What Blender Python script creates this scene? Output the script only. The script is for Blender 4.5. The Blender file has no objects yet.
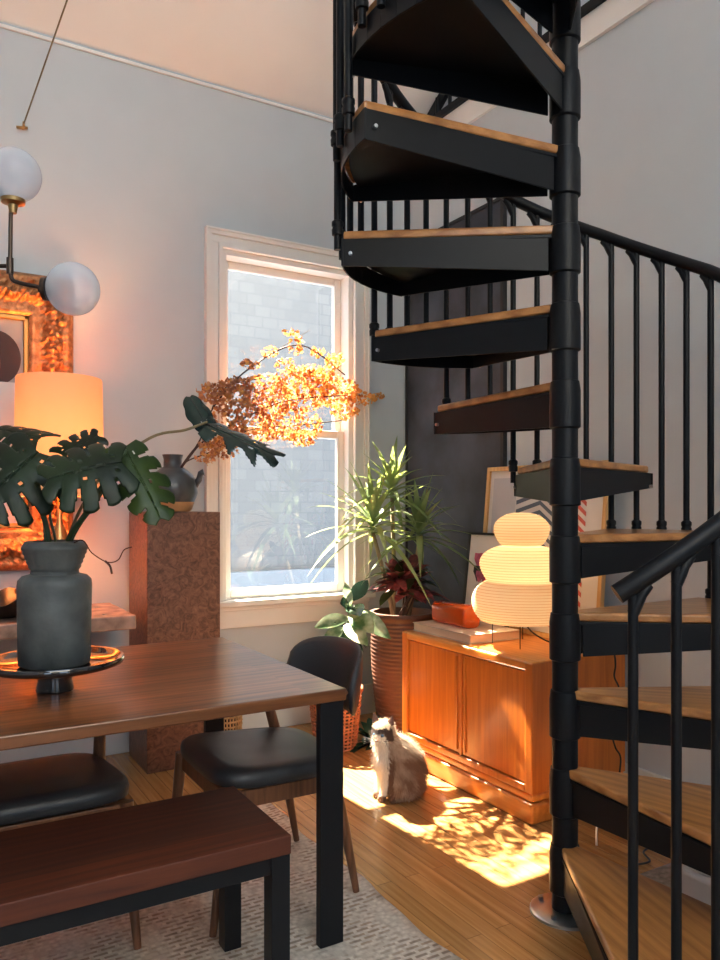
import bpy, bmesh, math, random
from mathutils import Vector, Matrix, noise
random.seed(7)
PI = math.pi
C = bpy.context.scene.collection
R_ = math.radians

# ------------------------------------------------------------------ camera frame
F = 770.0; H = 1.28; HV = 505.0
FW = Vector((.509, .8607, 0)); RT = Vector((.8607, -.509, 0))
def P(u, v, d):
    """world point seen at (u,v) at distance d along the view axis"""
    p = FW * d + RT * ((u - 360) / F * d)
    return Vector((p.x, p.y, H + (HV - v) / F * d))

# ------------------------------------------------------------------ helpers
class MB:
    def __init__(s, M=None):
        s.bm = bmesh.new(); s.M = M or Matrix.Identity(4); s.mi = 0
    def v(s, co): return s.bm.verts.new(s.M @ Vector(co))
    def f(s, vs):
        try:
            fa = s.bm.faces.new(vs); fa.material_index = s.mi; return fa
        except ValueError: return None
    def box(s, x0, x1, y0, y1, z0, z1):
        c = [s.v((x, y, z)) for z in (z0, z1) for y in (y0, y1) for x in (x0, x1)]
        for q in ((0,2,3,1),(4,5,7,6),(0,1,5,4),(2,6,7,3),(0,4,6,2),(1,3,7,5)): s.f([c[i] for i in q])
        return s
    def hexa(s, b, t):
        c = [s.v(p) for p in b] + [s.v(p) for p in t]
        s.f([c[3],c[2],c[1],c[0]]); s.f(c[4:])
        for i in range(4): s.f([c[i], c[(i+1)%4], c[(i+1)%4+4], c[i+4]])
        return s
    def bar(s, p0, p1, w, h, up=(0,0,1), w1=None, h1=None):
        p0 = Vector(p0); p1 = Vector(p1); d = (p1-p0).normalized()
        r = d.cross(Vector(up))
        if r.length < 1e-5: r = d.cross(Vector((0,1,0)))
        r.normalize(); u = r.cross(d)
        w1 = w if w1 is None else w1; h1 = h if h1 is None else h1
        s.hexa([p0-r*w/2-u*h/2, p0+r*w/2-u*h/2, p0+r*w/2+u*h/2, p0-r*w/2+u*h/2],
               [p1-r*w1/2-u*h1/2, p1+r*w1/2-u*h1/2, p1+r*w1/2+u*h1/2, p1-r*w1/2+u*h1/2])
        return s
    def tube(s, pts, r, seg=10, cap=True):
        pts = [Vector(p) for p in pts]; n = len(pts)
        rs = r if isinstance(r, (list, tuple)) else [r]*n
        rings = []; ref = None
        for i, p in enumerate(pts):
            t = (pts[min(i+1,n-1)] - pts[max(i-1,0)]).normalized()
            if ref is None:
                ref = t.orthogonal().normalized()
            a = (ref - t*ref.dot(t))
            a = a.normalized() if a.length > 1e-6 else t.orthogonal().normalized()
            ref = a; b = t.cross(a)
            rings.append([s.v(p + (a*math.cos(2*PI*k/seg) + b*math.sin(2*PI*k/seg))*rs[i]) for k in range(seg)])
        for i in range(n-1):
            for k in range(seg):
                s.f([rings[i][k], rings[i][(k+1)%seg], rings[i+1][(k+1)%seg], rings[i+1][k]])
        if cap: s.f(rings[0][::-1]); s.f(rings[-1])
        return s
    def lathe(s, prof, c=(0,0,0), seg=40, fn=None, capb=True, capt=True):
        rings = []
        for (r, z) in prof:
            ring = []
            for k in range(seg):
                a = 2*PI*k/seg; rr = r; zz = z
                if fn: rr, zz = fn(r, z, a)
                ring.append(s.v((c[0]+rr*math.cos(a), c[1]+rr*math.sin(a), c[2]+zz)))
            rings.append(ring)
        for i in range(len(rings)-1):
            for k in range(seg):
                s.f([rings[i][k], rings[i][(k+1)%seg], rings[i+1][(k+1)%seg], rings[i+1][k]])
        if capb: s.f(rings[0][::-1])
        if capt: s.f(rings[-1])
        return s
    def prism(s, poly, z0, z1):
        a = [s.v((x, y, z0)) for x, y in poly]; b = [s.v((x, y, z1)) for x, y in poly]
        s.f(a[::-1]); s.f(b)
        n = len(poly)
        for i in range(n): s.f([a[i], a[(i+1)%n], b[(i+1)%n], b[i]])
        return s
    def sphere(s, c, r, seg=24, rg=14, sc=(1,1,1)):
        c = Vector(c); prev = None; top = s.v(c+Vector((0,0,r*sc[2]))); bot = s.v(c-Vector((0,0,r*sc[2])))
        rows = []
        for j in range(1, rg):
            t = PI*j/rg
            rows.append([s.v(c+Vector((r*sc[0]*math.sin(t)*math.cos(2*PI*k/seg), r*sc[1]*math.sin(t)*math.sin(2*PI*k/seg), r*sc[2]*math.cos(t)))) for k in range(seg)])
        for k in range(seg):
            s.f([top, rows[0][k], rows[0][(k+1)%seg]]); s.f([bot, rows[-1][(k+1)%seg], rows[-1][k]])
            for j in range(len(rows)-1):
                s.f([rows[j][k], rows[j+1][k], rows[j+1][(k+1)%seg], rows[j][(k+1)%seg]])
        return s
    def blade(s, base, d, L, W, up, droop=.4, seg=6, fold=.15, prof=None, twist=0):
        """a leaf: strip with a midrib fold, arching down"""
        base = Vector(base); d = Vector(d).normalized(); up = Vector(up)
        side = d.cross(up); side = side.normalized() if side.length > 1e-4 else d.orthogonal().normalized()
        n = side.cross(d).normalized()
        rows = []
        for i in range(seg+1):
            t = i/seg
            c = base + d*(L*t) + Vector((0,0,-1))*(droop*L*t*t) 
            w = W*(prof(t) if prof else math.sin(PI*min(1,.12+t*.88))**.7)*.5
            if i == seg: w = max(w*.1, W*.01)
            rows.append([s.v(c - side*w + n*fold*w), s.v(c), s.v(c + side*w + n*fold*w)])
        for i in range(seg):
            for k in (0, 1): s.f([rows[i][k], rows[i][k+1], rows[i+1][k+1], rows[i+1][k]])
        return s
    def build(s, name, mat, parent=None, loc=None, smooth=False, bevel=0, solid=0, sub=0, bseg=2, recalc=True):
        if recalc: bmesh.ops.recalc_face_normals(s.bm, faces=s.bm.faces)
        if parent is not None:
            root = parent
            while root.parent: root = root.parent
            off = root.location
        else:
            off = Vector(loc) if loc else Vector((0,0,0))
        if parent is not None and root.get('_local'): off = Vector((0,0,0))
        bmesh.ops.translate(s.bm, verts=s.bm.verts, vec=-Vector(off))
        me = bpy.data.meshes.new(name); s.bm.to_mesh(me); s.bm.free()
        mats = mat if isinstance(mat, (list, tuple)) else [mat]
        for m in mats: me.materials.append(m)
        o = bpy.data.objects.new(name, me); C.objects.link(o)
        if parent is not None: o.parent = parent
        elif loc: o.location = Vector(loc)
        if smooth:
            for p in me.polygons: p.use_smooth = True
            if smooth != True:
                try: me.set_sharp_from_angle(angle=R_(smooth))
                except Exception: pass
        if solid:
            m = o.modifiers.new('s', 'SOLIDIFY'); m.thickness = solid; m.offset = 0
        if bevel:
            m = o.modifiers.new('b', 'BEVEL'); m.width = bevel; m.segments = bseg; m.limit_method = 'ANGLE'; m.angle_limit = R_(40)
            m.harden_normals = False
        if sub:
            m = o.modifiers.new('u', 'SUBSURF'); m.levels = sub; m.render_levels = sub
        return o

def tag(o, label, cat, group=None, kind=None):
    o['label'] = label; o['category'] = cat
    if group: o['group'] = group
    if kind: o['kind'] = kind
    return o
def thing(name, label, cat, loc=(0,0,0), group=None):
    o = bpy.data.objects.new(name, None); C.objects.link(o); o.location = loc
    o.empty_display_size = .1
    return tag(o, label, cat, group)
def struct(o):
    o['kind'] = 'structure'; return o
def copy_tree(o, parent=None):
    c = o.copy(); C.objects.link(c)
    if parent: c.parent = parent
    for ch in list(o.children): copy_tree(ch, c)
    return c

# ------------------------------------------------------------------ materials
def new_mat(name):
    m = bpy.data.materials.new(name); m.use_nodes = True
    nt = m.node_tree; b = nt.nodes['Principled BSDF']
    return m, nt, b
def S(b, k, v):
    if k in b.inputs: b.inputs[k].default_value = v
def rgb(c): return (c[0], c[1], c[2], 1)
def plain(name, c, rough=.5, metal=0, bump=0, bscale=60, var=0, vscale=6, coat=0, spec=None, sub=0):
    m, nt, b = new_mat(name); N = nt.nodes; L = nt.links
    S(b, 'Base Color', rgb(c)); S(b, 'Roughness', rough); S(b, 'Metallic', metal); S(b, 'Coat Weight', coat)
    if spec is not None: S(b, 'Specular IOR Level', spec)
    tc = N.new('ShaderNodeTexCoord')
    nz = N.new('ShaderNodeTexNoise'); nz.inputs['Scale'].default_value = vscale; nz.inputs['Detail'].default_value = 5
    L.new(tc.outputs['Object'], nz.inputs['Vector'])
    rp = N.new('ShaderNodeValToRGB'); v = var or .03
    rp.color_ramp.elements[0].position = .3; rp.color_ramp.elements[1].position = .7
    rp.color_ramp.elements[0].color = rgb([max(0, x*(1-v)) for x in c]); rp.color_ramp.elements[1].color = rgb([min(1, x*(1+v)) for x in c])
    L.new(nz.outputs['Fac'], rp.inputs['Fac']); L.new(rp.outputs['Color'], b.inputs['Base Color'])
    if bump:
        n2 = N.new('ShaderNodeTexNoise'); n2.inputs['Scale'].default_value = bscale; n2.inputs['Detail'].default_value = 6
        L.new(tc.outputs['Object'], n2.inputs['Vector'])
        bp = N.new('ShaderNodeBump'); bp.inputs['Strength'].default_value = bump; bp.inputs['Distance'].default_value = .01
        L.new(n2.outputs['Fac'], bp.inputs['Height']); L.new(bp.outputs['Normal'], b.inputs['Normal'])
    return m
def wood(name, c1, c2, axis='Y', scale=1.0, rough=.35, planks=None, gap=.0, bump=.05, coat=0, pv=.25, wave=.16):
    """grain along axis; planks=(length,width) breaks it into boards"""
    m, nt, b = new_mat(name); N = nt.nodes; L = nt.links
    tc = N.new('ShaderNodeTexCoord'); mp = N.new('ShaderNodeMapping')
    L.new(tc.outputs['Object'], mp.inputs['Vector'])
    if axis == 'Y': mp.inputs['Rotation'].default_value = (0, 0, -PI/2)
    if axis == 'Z': mp.inputs['Rotation'].default_value = (0, PI/2, 0)
    vec = mp.outputs['Vector']
    sep = None
    fac_board = None
    if planks:
        br = N.new('ShaderNodeTexBrick'); br.inputs['Scale'].default_value = 1
        br.inputs['Brick Width'].default_value = planks[0]; br.inputs['Row Height'].default_value = planks[1]
        br.inputs['Mortar Size'].default_value = gap; br.inputs['Mortar Smooth'].default_value = .1
        br.inputs['Color1'].default_value = (0,0,0,1); br.inputs['Color2'].default_value = (1,1,1,1); br.inputs['Mortar'].default_value = (.5,.5,.5,1)
        br.offset = .37; br.offset_frequency = 2; br.inputs['Bias'].default_value = 0
        L.new(vec, br.inputs['Vector'])
        # shift the grain per board
        add = N.new('ShaderNodeVectorMath'); add.operation = 'MULTIPLY_ADD'
        add.inputs[1].default_value = (7, 3, 5)
        L.new(br.outputs['Color'], add.inputs[0]); L.new(vec, add.inputs[2])
        vec = add.outputs[0]; fac_board = br
    m2 = N.new('ShaderNodeMapping'); m2.inputs['Scale'].default_value = (1.6*scale, 28*scale, 28*scale)
    L.new(vec, m2.inputs['Vector'])
    nz = N.new('ShaderNodeTexNoise'); nz.inputs['Scale'].default_value = 1.5; nz.inputs['Detail'].default_value = 7; nz.inputs['Roughness'].default_value = .6
    nz.inputs['Distortion'].default_value = .6
    L.new(m2.outputs['Vector'], nz.inputs['Vector'])
    m3 = N.new('ShaderNodeMapping'); m3.inputs['Scale'].default_value = (1.1*scale, 6*scale, 6*scale)
    L.new(vec, m3.inputs['Vector'])
    wv = N.new('ShaderNodeTexWave'); wv.inputs['Scale'].default_value = 1.6; wv.inputs['Distortion'].default_value = 9; wv.inputs['Detail'].default_value = 3; wv.bands_direction = 'Y'
    wv.inputs['Detail Scale'].default_value = .6
    L.new(m3.outputs['Vector'], wv.inputs['Vector'])
    mx = N.new('ShaderNodeMath'); mx.operation = 'MULTIPLY_ADD'; mx.inputs[1].default_value = wave
    L.new(wv.outputs['Fac'], mx.inputs[0])
    ms = N.new('ShaderNodeMath'); ms.operation = 'MULTIPLY'; ms.inputs[1].default_value = .85
    L.new(nz.outputs['Fac'], ms.inputs[0]); L.new(ms.outputs[0], mx.inputs[2])
    rp = N.new('ShaderNodeValToRGB')
    rp.color_ramp.elements[0].position = .30; rp.color_ramp.elements[1].position = .30+.62*(.85*.62+wave)+.1
    rp.color_ramp.elements[0].color = rgb(c1); rp.color_ramp.elements[1].color = rgb(c2)
    L.new(mx.outputs[0], rp.inputs['Fac'])
    out = rp.outputs['Color']
    if fac_board:
        hs = N.new('ShaderNodeHueSaturation')
        mr = N.new('ShaderNodeMapRange'); mr.inputs['To Min'].default_value = 1-pv; mr.inputs['To Max'].default_value = 1+pv
        L.new(fac_board.outputs['Color'], mr.inputs['Value']); L.new(mr.outputs[0], hs.inputs['Value'])
        L.new(out, hs.inputs['Color']); out = hs.outputs['Color']
        if gap:
            mk = N.new('ShaderNodeMix'); mk.data_type = 'RGBA'; mk.inputs['B'].default_value = rgb([x*.25 for x in c1])
            L.new(fac_board.outputs['Fac'], mk.inputs['Factor']); L.new(out, mk.inputs['A']); out = mk.outputs['Result']
    L.new(out, b.inputs['Base Color'])
    S(b, 'Roughness', rough); S(b, 'Coat Weight', coat); S(b, 'Coat Roughness', .15)
    bp = N.new('ShaderNodeBump'); bp.inputs['Strength'].default_value = bump; bp.inputs['Distance'].default_value = .003
    L.new(nz.outputs['Fac'], bp.inputs['Height']); L.new(bp.outputs['Normal'], b.inputs['Normal'])
    return m
def leafmat(name, c, c2=None, rough=.35, trans=.35, scale=8, tcol=None):
    m, nt, b = new_mat(name); N = nt.nodes; L = nt.links
    c2 = c2 or [x*.6 for x in c]
    tc = N.new('ShaderNodeTexCoord'); nz = N.new('ShaderNodeTexNoise'); nz.inputs['Scale'].default_value = scale; nz.inputs['Detail'].default_value = 4
    L.new(tc.outputs['Object'], nz.inputs['Vector'])
    rp = N.new('ShaderNodeValToRGB'); rp.color_ramp.elements[0].position = .38; rp.color_ramp.elements[1].position = .62
    rp.color_ramp.elements[0].color = rgb(c2); rp.color_ramp.elements[1].color = rgb(c)
    L.new(nz.outputs['Fac'], rp.inputs['Fac']); L.new(rp.outputs['Color'], b.inputs['Base Color'])
    S(b, 'Roughness', rough)
    tr = N.new('ShaderNodeBsdfTranslucent')
    if tcol: tr.inputs['Color'].default_value = rgb(tcol)
    else: L.new(rp.outputs['Color'], tr.inputs['Color'])
    mx = N.new('ShaderNodeMixShader'); mx.inputs[0].default_value = trans
    L.new(b.outputs[0], mx.inputs[1]); L.new(tr.outputs[0], mx.inputs[2])
    L.new(mx.outputs[0], N['Material Output'].inputs['Surface'])
    return m

M = {}
M['wall'] = plain('wall_paint', (.54,.57,.585), .85, bump=.04, bscale=180, var=.015)
M['white'] = plain('white_gloss_trim', (.80,.77,.72), .4, var=.02)
M['ceil'] = plain('ceiling_paint', (.86,.85,.83), .9, var=.01)
M['floor'] = wood('oak_floor', (.40,.19,.06), (.66,.36,.13), 'Y', 1.0, .25, (1.1,.057), .0008, .04, coat=.35, pv=.11, wave=.10)
M['table'] = wood('walnut_table', (.10,.028,.009), (.40,.14,.045), 'X', 1.0, .30, (1.4,.075), 0, .03, coat=.3, pv=.3)
M['bench'] = wood('walnut_bench', (.035,.006,.002), (.11,.022,.004), 'X', 1.0, .6, (2.6,.1), 0, .03, coat=0, pv=.3)
M['tread'] = wood('oak_tread', (.27,.095,.024), (.66,.31,.10), 'Y', .9, .3, None, 0, .04, coat=.3)
M['steel'] = plain('black_painted_steel', (.006,.0065,.008), .42, .0, var=.1, spec=.22)
M['leg'] = plain('black_powder_metal', (.008,.009,.011), .42, .0, var=.1, spec=.25)
M['silver'] = plain('brushed_steel', (.55,.57,.6), .3, 1, var=.08)
M['chairwood'] = wood('walnut_chair', (.09,.035,.016), (.25,.10,.045), 'Z', 1.5, .4)
M['leather'] = plain('charcoal_leather', (.028,.030,.034), .42, bump=.15, bscale=220, var=.1)
M['teak'] = wood('teak_veneer', (.48,.125,.014), (.76,.24,.033), 'Z', .8, .33, None, 0, .02, coat=.3, wave=.05)
M['teaktop'] = wood('teak_top', (.58,.17,.025), (.88,.36,.07), 'Y', .8, .3, None, 0, .02, coat=.3)
M['paperlamp'] = None

def mk_rug():
    m, nt, b = new_mat('woven_rug'); N = nt.nodes; L = nt.links
    tc = N.new('ShaderNodeTexCoord'); mp = N.new('ShaderNodeMapping'); mp.inputs['Rotation'].default_value = (0,0,R_(0))
    L.new(tc.outputs['Object'], mp.inputs['Vector'])
    wv = N.new('ShaderNodeTexVoronoi'); wv.inputs['Scale'].default_value = 55; wv.distance = 'CHEBYCHEV'
    L.new(mp.outputs[0], wv.inputs['Vector'])
    br = N.new('ShaderNodeTexBrick'); br.inputs['Scale'].default_value = 1; br.inputs['Brick Width'].default_value = .05; br.inputs['Row Height'].default_value = .022
    br.inputs['Mortar Size'].default_value = .006; br.inputs['Color1'].default_value = (.50,.38,.28,1); br.inputs['Color2'].default_value = (.38,.31,.25,1); br.inputs['Mortar'].default_value = (.80,.72,.62,1)
    L.new(mp.outputs[0], br.inputs['Vector'])
    nz = N.new('ShaderNodeTexNoise'); nz.inputs['Scale'].default_value = 9; nz.inputs['Detail'].default_value = 6
    L.new(mp.outputs[0], nz.inputs['Vector'])
    rp = N.new('ShaderNodeValToRGB'); rp.color_ramp.elements[0].position = .42; rp.color_ramp.elements[1].position = .6
    L.new(nz.outputs['Fac'], rp.inputs['Fac'])
    mx = N.new('ShaderNodeMix'); mx.data_type = 'RGBA'; mx.inputs['B'].default_value = (.78,.70,.60,1)
    L.new(rp.outputs['Color'], mx.inputs['Factor']); L.new(br.outputs['Color'], mx.inputs['A'])
    m3 = N.new('ShaderNodeMix'); m3.data_type = 'RGBA'; m3.blend_type = 'MULTIPLY'; m3.inputs['Factor'].default_value = .7
    L.new(mx.outputs['Result'], m3.inputs['A'])
    r2 = N.new('ShaderNodeValToRGB'); r2.color_ramp.elements[0].color = (1,1,1,1); r2.color_ramp.elements[1].color = (.45,.40,.36,1); r2.color_ramp.elements[1].position = .75
    L.new(wv.outputs['Distance'], r2.inputs['Fac']); L.new(r2.outputs['Color'], m3.inputs['B'])
    L.new(m3.outputs['Result'], b.inputs['Base Color']); S(b, 'Roughness', .95)
    bp = N.new('ShaderNodeBump'); bp.inputs['Strength'].default_value = .5; bp.inputs['Distance'].default_value = .004
    L.new(wv.outputs['Distance'], bp.inputs['Height']); L.new(bp.outputs['Normal'], b.inputs['Normal'])
    return m
M['rug'] = mk_rug()
def mk_burl():
    m, nt, b = new_mat('burl_veneer'); N = nt.nodes; L = nt.links
    tc = N.new('ShaderNodeTexCoord')
    nz = N.new('ShaderNodeTexNoise'); nz.inputs['Scale'].default_value = 22; nz.inputs['Detail'].default_value = 9; nz.inputs['Distortion'].default_value = 2.2; nz.inputs['Roughness'].default_value = .65
    L.new(tc.outputs['Object'], nz.inputs['Vector'])
    rp = N.new('ShaderNodeValToRGB'); e = rp.color_ramp.elements
    e[0].position = .32; e[0].color = (.075,.030,.020,1); e[1].position = .72; e[1].color = (.30,.145,.085,1)
    L.new(nz.outputs['Fac'], rp.inputs['Fac']); L.new(rp.outputs['Color'], b.inputs['Base Color'])
    S(b, 'Roughness', .38)
    return m
M['burl'] = mk_burl()
def mk_shingle():
    m, nt, b = new_mat('shingle_siding'); N = nt.nodes; L = nt.links
    tc = N.new('ShaderNodeTexCoord'); mp = N.new('ShaderNodeMapping'); mp.inputs['Rotation'].default_value = (PI/2, 0, 0)
    L.new(tc.outputs['Object'], mp.inputs['Vector'])
    br = N.new('ShaderNodeTexBrick'); br.inputs['Scale'].default_value = 1; br.inputs['Brick Width'].default_value = .17; br.inputs['Row Height'].default_value = .11
    br.inputs['Mortar Size'].default_value = .006; br.inputs['Color1'].default_value = (.098,.104,.112,1); br.inputs['Color2'].default_value = (.116,.121,.129,1); br.inputs['Mortar'].default_value = (.090,.097,.107,1)
    L.new(mp.outputs[0], br.inputs['Vector']); L.new(br.outputs['Color'], b.inputs['Base Color']); S(b, 'Roughness', .8)
    return m
M['shingle'] = mk_shingle()
M['glass'] = None
def mk_glass(name, col=(1,1,1), rough=0.0, mixf=.92):
    m, nt, b = new_mat(name); N = nt.nodes; L = nt.links
    t = N.new('ShaderNodeBsdfTransparent'); t.inputs['Color'].default_value = rgb(col)
    g = N.new('ShaderNodeBsdfGlossy'); g.inputs['Roughness'].default_value = rough; g.inputs['Color'].default_value = (.8,.85,.9,1)
    fr = N.new('ShaderNodeLayerWeight'); fr.inputs['Blend'].default_value = .12
    mr = N.new('ShaderNodeMapRange'); mr.inputs['To Min'].default_value = .03; mr.inputs['To Max'].default_value = .4
    L.new(fr.outputs['Facing'], mr.inputs['Value'])
    mx = N.new('ShaderNodeMixShader'); L.new(mr.outputs[0], mx.inputs[0]); L.new(t.outputs[0], mx.inputs[1]); L.new(g.outputs[0], mx.inputs[2])
    L.new(mx.outputs[0], N['Material Output'].inputs['Surface'])
    return m
M['glass'] = mk_glass('window_glass')
def mk_globe():
    m, nt, b = new_mat('opal_globe_glass'); N = nt.nodes; L = nt.links
    S(b, 'Base Color', (.75,.78,.84,1)); S(b, 'Roughness', .04)
    t = N.new('ShaderNodeBsdfTransparent'); t.inputs['Color'].default_value = (.9,.92,.97,1)
    lw = N.new('ShaderNodeLayerWeight'); lw.inputs['Blend'].default_value = .35
    mr = N.new('ShaderNodeMapRange'); mr.inputs['To Min'].default_value = .30; mr.inputs['To Max'].default_value = 1
    L.new(lw.outputs['Facing'], mr.inputs['Value'])
    mx = N.new('ShaderNodeMixShader'); L.new(mr.outputs[0], mx.inputs[0]); L.new(t.outputs[0], mx.inputs[1]); L.new(b.outputs[0], mx.inputs[2])
    L.new(mx.outputs[0], N['Material Output'].inputs['Surface'])
    return m
M['globe'] = mk_globe()
M['brass'] = plain('aged_brass', (.45,.27,.11), .3, 1, var=.15)
M['bronze'] = plain('dark_bronze', (.07,.05,.04), .35, .8, var=.15)
M['gilt'] = plain('aged_gilt', (.46,.20,.08), .42, .7, bump=.5, bscale=70, var=.45, vscale=40)
M['gold'] = plain('bright_gold', (.50,.27,.08), .45, .8, var=.1)
M['marble'] = plain('brown_marble', (.42,.25,.18), .25, 0, var=.45, vscale=14)
M['stoneware'] = plain('blue_grey_stoneware', (.078,.085,.083), .5, 0, bump=.25, bscale=40, var=.35, vscale=12)
M['jug'] = plain('dark_glazed_clay', (.05,.055,.06), .3, 0, bump=.15, bscale=30, var=.3, vscale=12)
M['jugband'] = plain('bare_clay', (.50,.25,.10), .6, var=.2)
M['darkglass'] = plain('black_glass', (.012,.010,.010), .07, 0, coat=1)
M['pot'] = plain('ribbed_brown_clay', (.11,.045,.026), .5, 0, bump=.2, bscale=30, var=.25, vscale=10)
M['terracotta'] = plain('terracotta', (.42,.15,.07), .7, 0, var=.2)
M['soil'] = plain('dark_soil', (.04,.025,.018), .95, bump=.6, bscale=60, var=.4, vscale=30)
M['wicker'] = plain('copper_wicker', (.36,.13,.065), .5, 0, bump=.4, bscale=90, var=.3, vscale=30)
M['straw'] = plain('straw_wicker', (.50,.30,.13), .6, 0, bump=.4, bscale=90, var=.3, vscale=30)
M['monstera'] = leafmat('monstera_leaf', (.014,.036,.008), (.006,.016,.004), .45, .3)
M['monstera_l'] = leafmat('monstera_leaf_light', (.06,.105,.018), (.025,.055,.012), .35, .4)
M['monstera_d'] = leafmat('monstera_leaf_dark', (.012,.030,.022), (.008,.018,.015), .22, .12)
M['stem'] = plain('green_stem', (.03,.06,.02), .5, var=.2)
M['stem_l'] = plain('olive_stem', (.14,.11,.05), .5, var=.2)
M['twig'] = plain('dark_twig', (.05,.022,.015), .7, var=.2)
M['dry'] = leafmat('dried_leaf', (.82,.44,.12), (.55,.21,.06), .6, .42, 14)
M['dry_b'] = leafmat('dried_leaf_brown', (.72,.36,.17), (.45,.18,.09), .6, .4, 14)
M['dracaena'] = leafmat('dracaena_leaf', (.24,.32,.17), (.10,.16,.08), .35, .35, 5, (.40,.50,.14))
M['cane'] = plain('cane_bark', (.30,.22,.13), .8, bump=.3, bscale=50, var=.2)
M['croton'] = leafmat('croton_leaf', (.34,.07,.07), (.09,.03,.04), .3, .35, 18)
M['croton_g'] = leafmat('croton_leaf_green', (.07,.10,.03), (.04,.05,.02), .3, .35, 18)
M['ficus'] = leafmat('variegated_leaf', (.52,.58,.40), (.10,.20,.08), .28, .3, 12)
M['ficus_d'] = leafmat('dark_rubber_leaf', (.04,.10,.06), (.02,.05,.03), .25, .2, 12)
M['black'] = plain('matte_black', (.015,.015,.015), .6)
M['cable'] = plain('black_cable', (.012,.010,.010), .5)
M['book'] = plain('book_cover', (.62,.50,.40), .5, var=.35, vscale=9)
M['pages'] = plain('book_pages', (.75,.55,.38), .8, var=.1)
M['chalk'] = plain('chalkboard', (.040,.047,.062), .72, 0, bump=.05, bscale=40, var=.6, vscale=3.5)
M['framewood'] = wood('light_frame_wood', (.55,.30,.10), (.78,.48,.20), 'Z', 1, .4)
M['paper'] = plain('print_paper', (.70,.68,.66), .7, var=.02)
M['greyprint'] = plain('grey_ink', (.52,.52,.55), .7)
M['peach'] = plain('peach_ink', (.74,.50,.38), .7)
M['blueink'] = plain('slate_ink', (.10,.13,.18), .7)
M['redink'] = plain('red_ink', (.55,.10,.08), .7)
M['pinkink'] = plain('magenta_ink', (.45,.10,.18), .7, var=.4, vscale=30)
M['darkink'] = plain('dark_ink', (.03,.025,.028), .7)
M['whiteplastic'] = plain('white_plastic', (.75,.74,.72), .3)
M['mat'] = plain('feeding_mat', (.30,.27,.24), .8, var=.4, vscale=40)
M['loftwall'] = plain('loft_wall_panel', (.42,.30,.23), .7, var=.15, vscale=3)
M['whiteclay'] = plain('white_glaze', (.75,.75,.78), .25)
def mk_orange():
    m, nt, b = new_mat('orange_glass')
    S(b, 'Base Color', (.95,.16,.02,1)); S(b, 'Roughness', .08); S(b, 'Transmission Weight', .55); S(b, 'IOR', 1.3); S(b, 'Coat Weight', .5)
    return m
M['orange'] = mk_orange()
def mk_shade(name, col, trans, rough=.9):
    m, nt, b = new_mat(name); N = nt.nodes; L = nt.links
    S(b, 'Base Color', rgb(col)); S(b, 'Roughness', rough)
    t = N.new('ShaderNodeBsdfTranslucent'); t.inputs['Color'].default_value = rgb(col)
    mx = N.new('ShaderNodeMixShader'); mx.inputs[0].default_value = trans
    L.new(b.outputs[0], mx.inputs[1]); L.new(t.outputs[0], mx.inputs[2]); L.new(mx.outputs[0], N['Material Output'].inputs['Surface'])
    return m
M['shade'] = mk_shade('linen_shade', (.80,.46,.24), .065)
M['paperlamp'] = mk_shade('rice_paper', (.93,.84,.66), .5)
M['paperrib'] = mk_shade('bamboo_rib', (.70,.42,.18), .3)
def mk_bulb(name, col, s):
    m, nt, b = new_mat(name); S(b, 'Base Color', (1,1,1,1)); S(b, 'Emission Color', rgb(col)); S(b, 'Emission Strength', s); return m
M['bulb'] = mk_bulb('lit_bulb', (1,.6,.28), 8)

# ================================================================== ROOM
YW = 4.06; XR = 2.75; ZW = 3.60; XL = -3.2; YB = -3.0; XF = 4.4
SL = .60   # pitch of the ceiling
def zc(y): return ZW + SL*(YW-y) if y >= 0 else ZW + SL*YW + SL*y
o = struct(MB().box(XL-.2, XF, YB-.2, YW+.15, -.12, 0).build('floor', M['floor']))
# window wall, opening 1.51..2.35 x .74..2.68
ox0, ox1, oz0, oz1 = 1.51, 2.35, .74, 2.70
w = MB()
w.box(XL-.2, ox0, YW, YW+.15, 0, ZW+.25); w.box(ox1, XF, YW, YW+.15, 0, ZW+.25)
w.box(ox0, ox1, YW, YW+.15, 0, oz0); w.box(ox0, ox1, YW, YW+.15, oz1, ZW+.25)
struct(w.build('wall_back', M['wall']))
struct(MB().box(XR, XR+.14, YB, YW, 0, 3.43).build('wall_right', M['wall']))
w = MB()
w.prism([(0,0)], 0, 0) if False else None
def gable(x0, x1, name, mat, zb=0):
    b = MB()
    poly = [(YB, zb), (YW, zb), (YW, zc(YW)+.1), (0, zc(0)+.1), (YB, zc(YB)+.1)]
    A = [b.v((x0, y, z)) for y, z in poly]; B = [b.v((x1, y, z)) for y, z in poly]
    b.f(A); b.f(B[::-1])
    for i in range(5): b.f([A[i], A[(i+1)%5], B[(i+1)%5], B[i]])
    return struct(b.build(name, mat))
gable(XL-.2, XL, 'wall_left', M['wall'])
w = MB(); w.box(XF, XF+.1, YB, -1.7, 3.43, zc(-1.7)+.1); w.box(XF, XF+.1, -1.7, 1.3, 3.43, 4.05); w.box(XF, XF+.1, -1.7, 1.3, 5.15, 6.0)  # unseen loft window gap, added to brighten the ceiling with sky light
w.box(XF, XF+.1, 1.3, YW, 3.43, 5.2)
struct(w.build('wall_loft', M['loftwall']))
# rear wall with wide window openings
w = MB()
zr = zc(YB)+.15
w.box(XL, XF, YB-.15, YB, 0, .7); w.box(XL, XF, YB-.15, YB, 2.7, zr)
for a, bb in ((XL, -2.2), (-1.0, .2), (1.4, XF)): w.box(a, bb, YB-.15, YB, .7, 2.7)
struct(w.build('wall_front', M['wall']))
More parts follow.
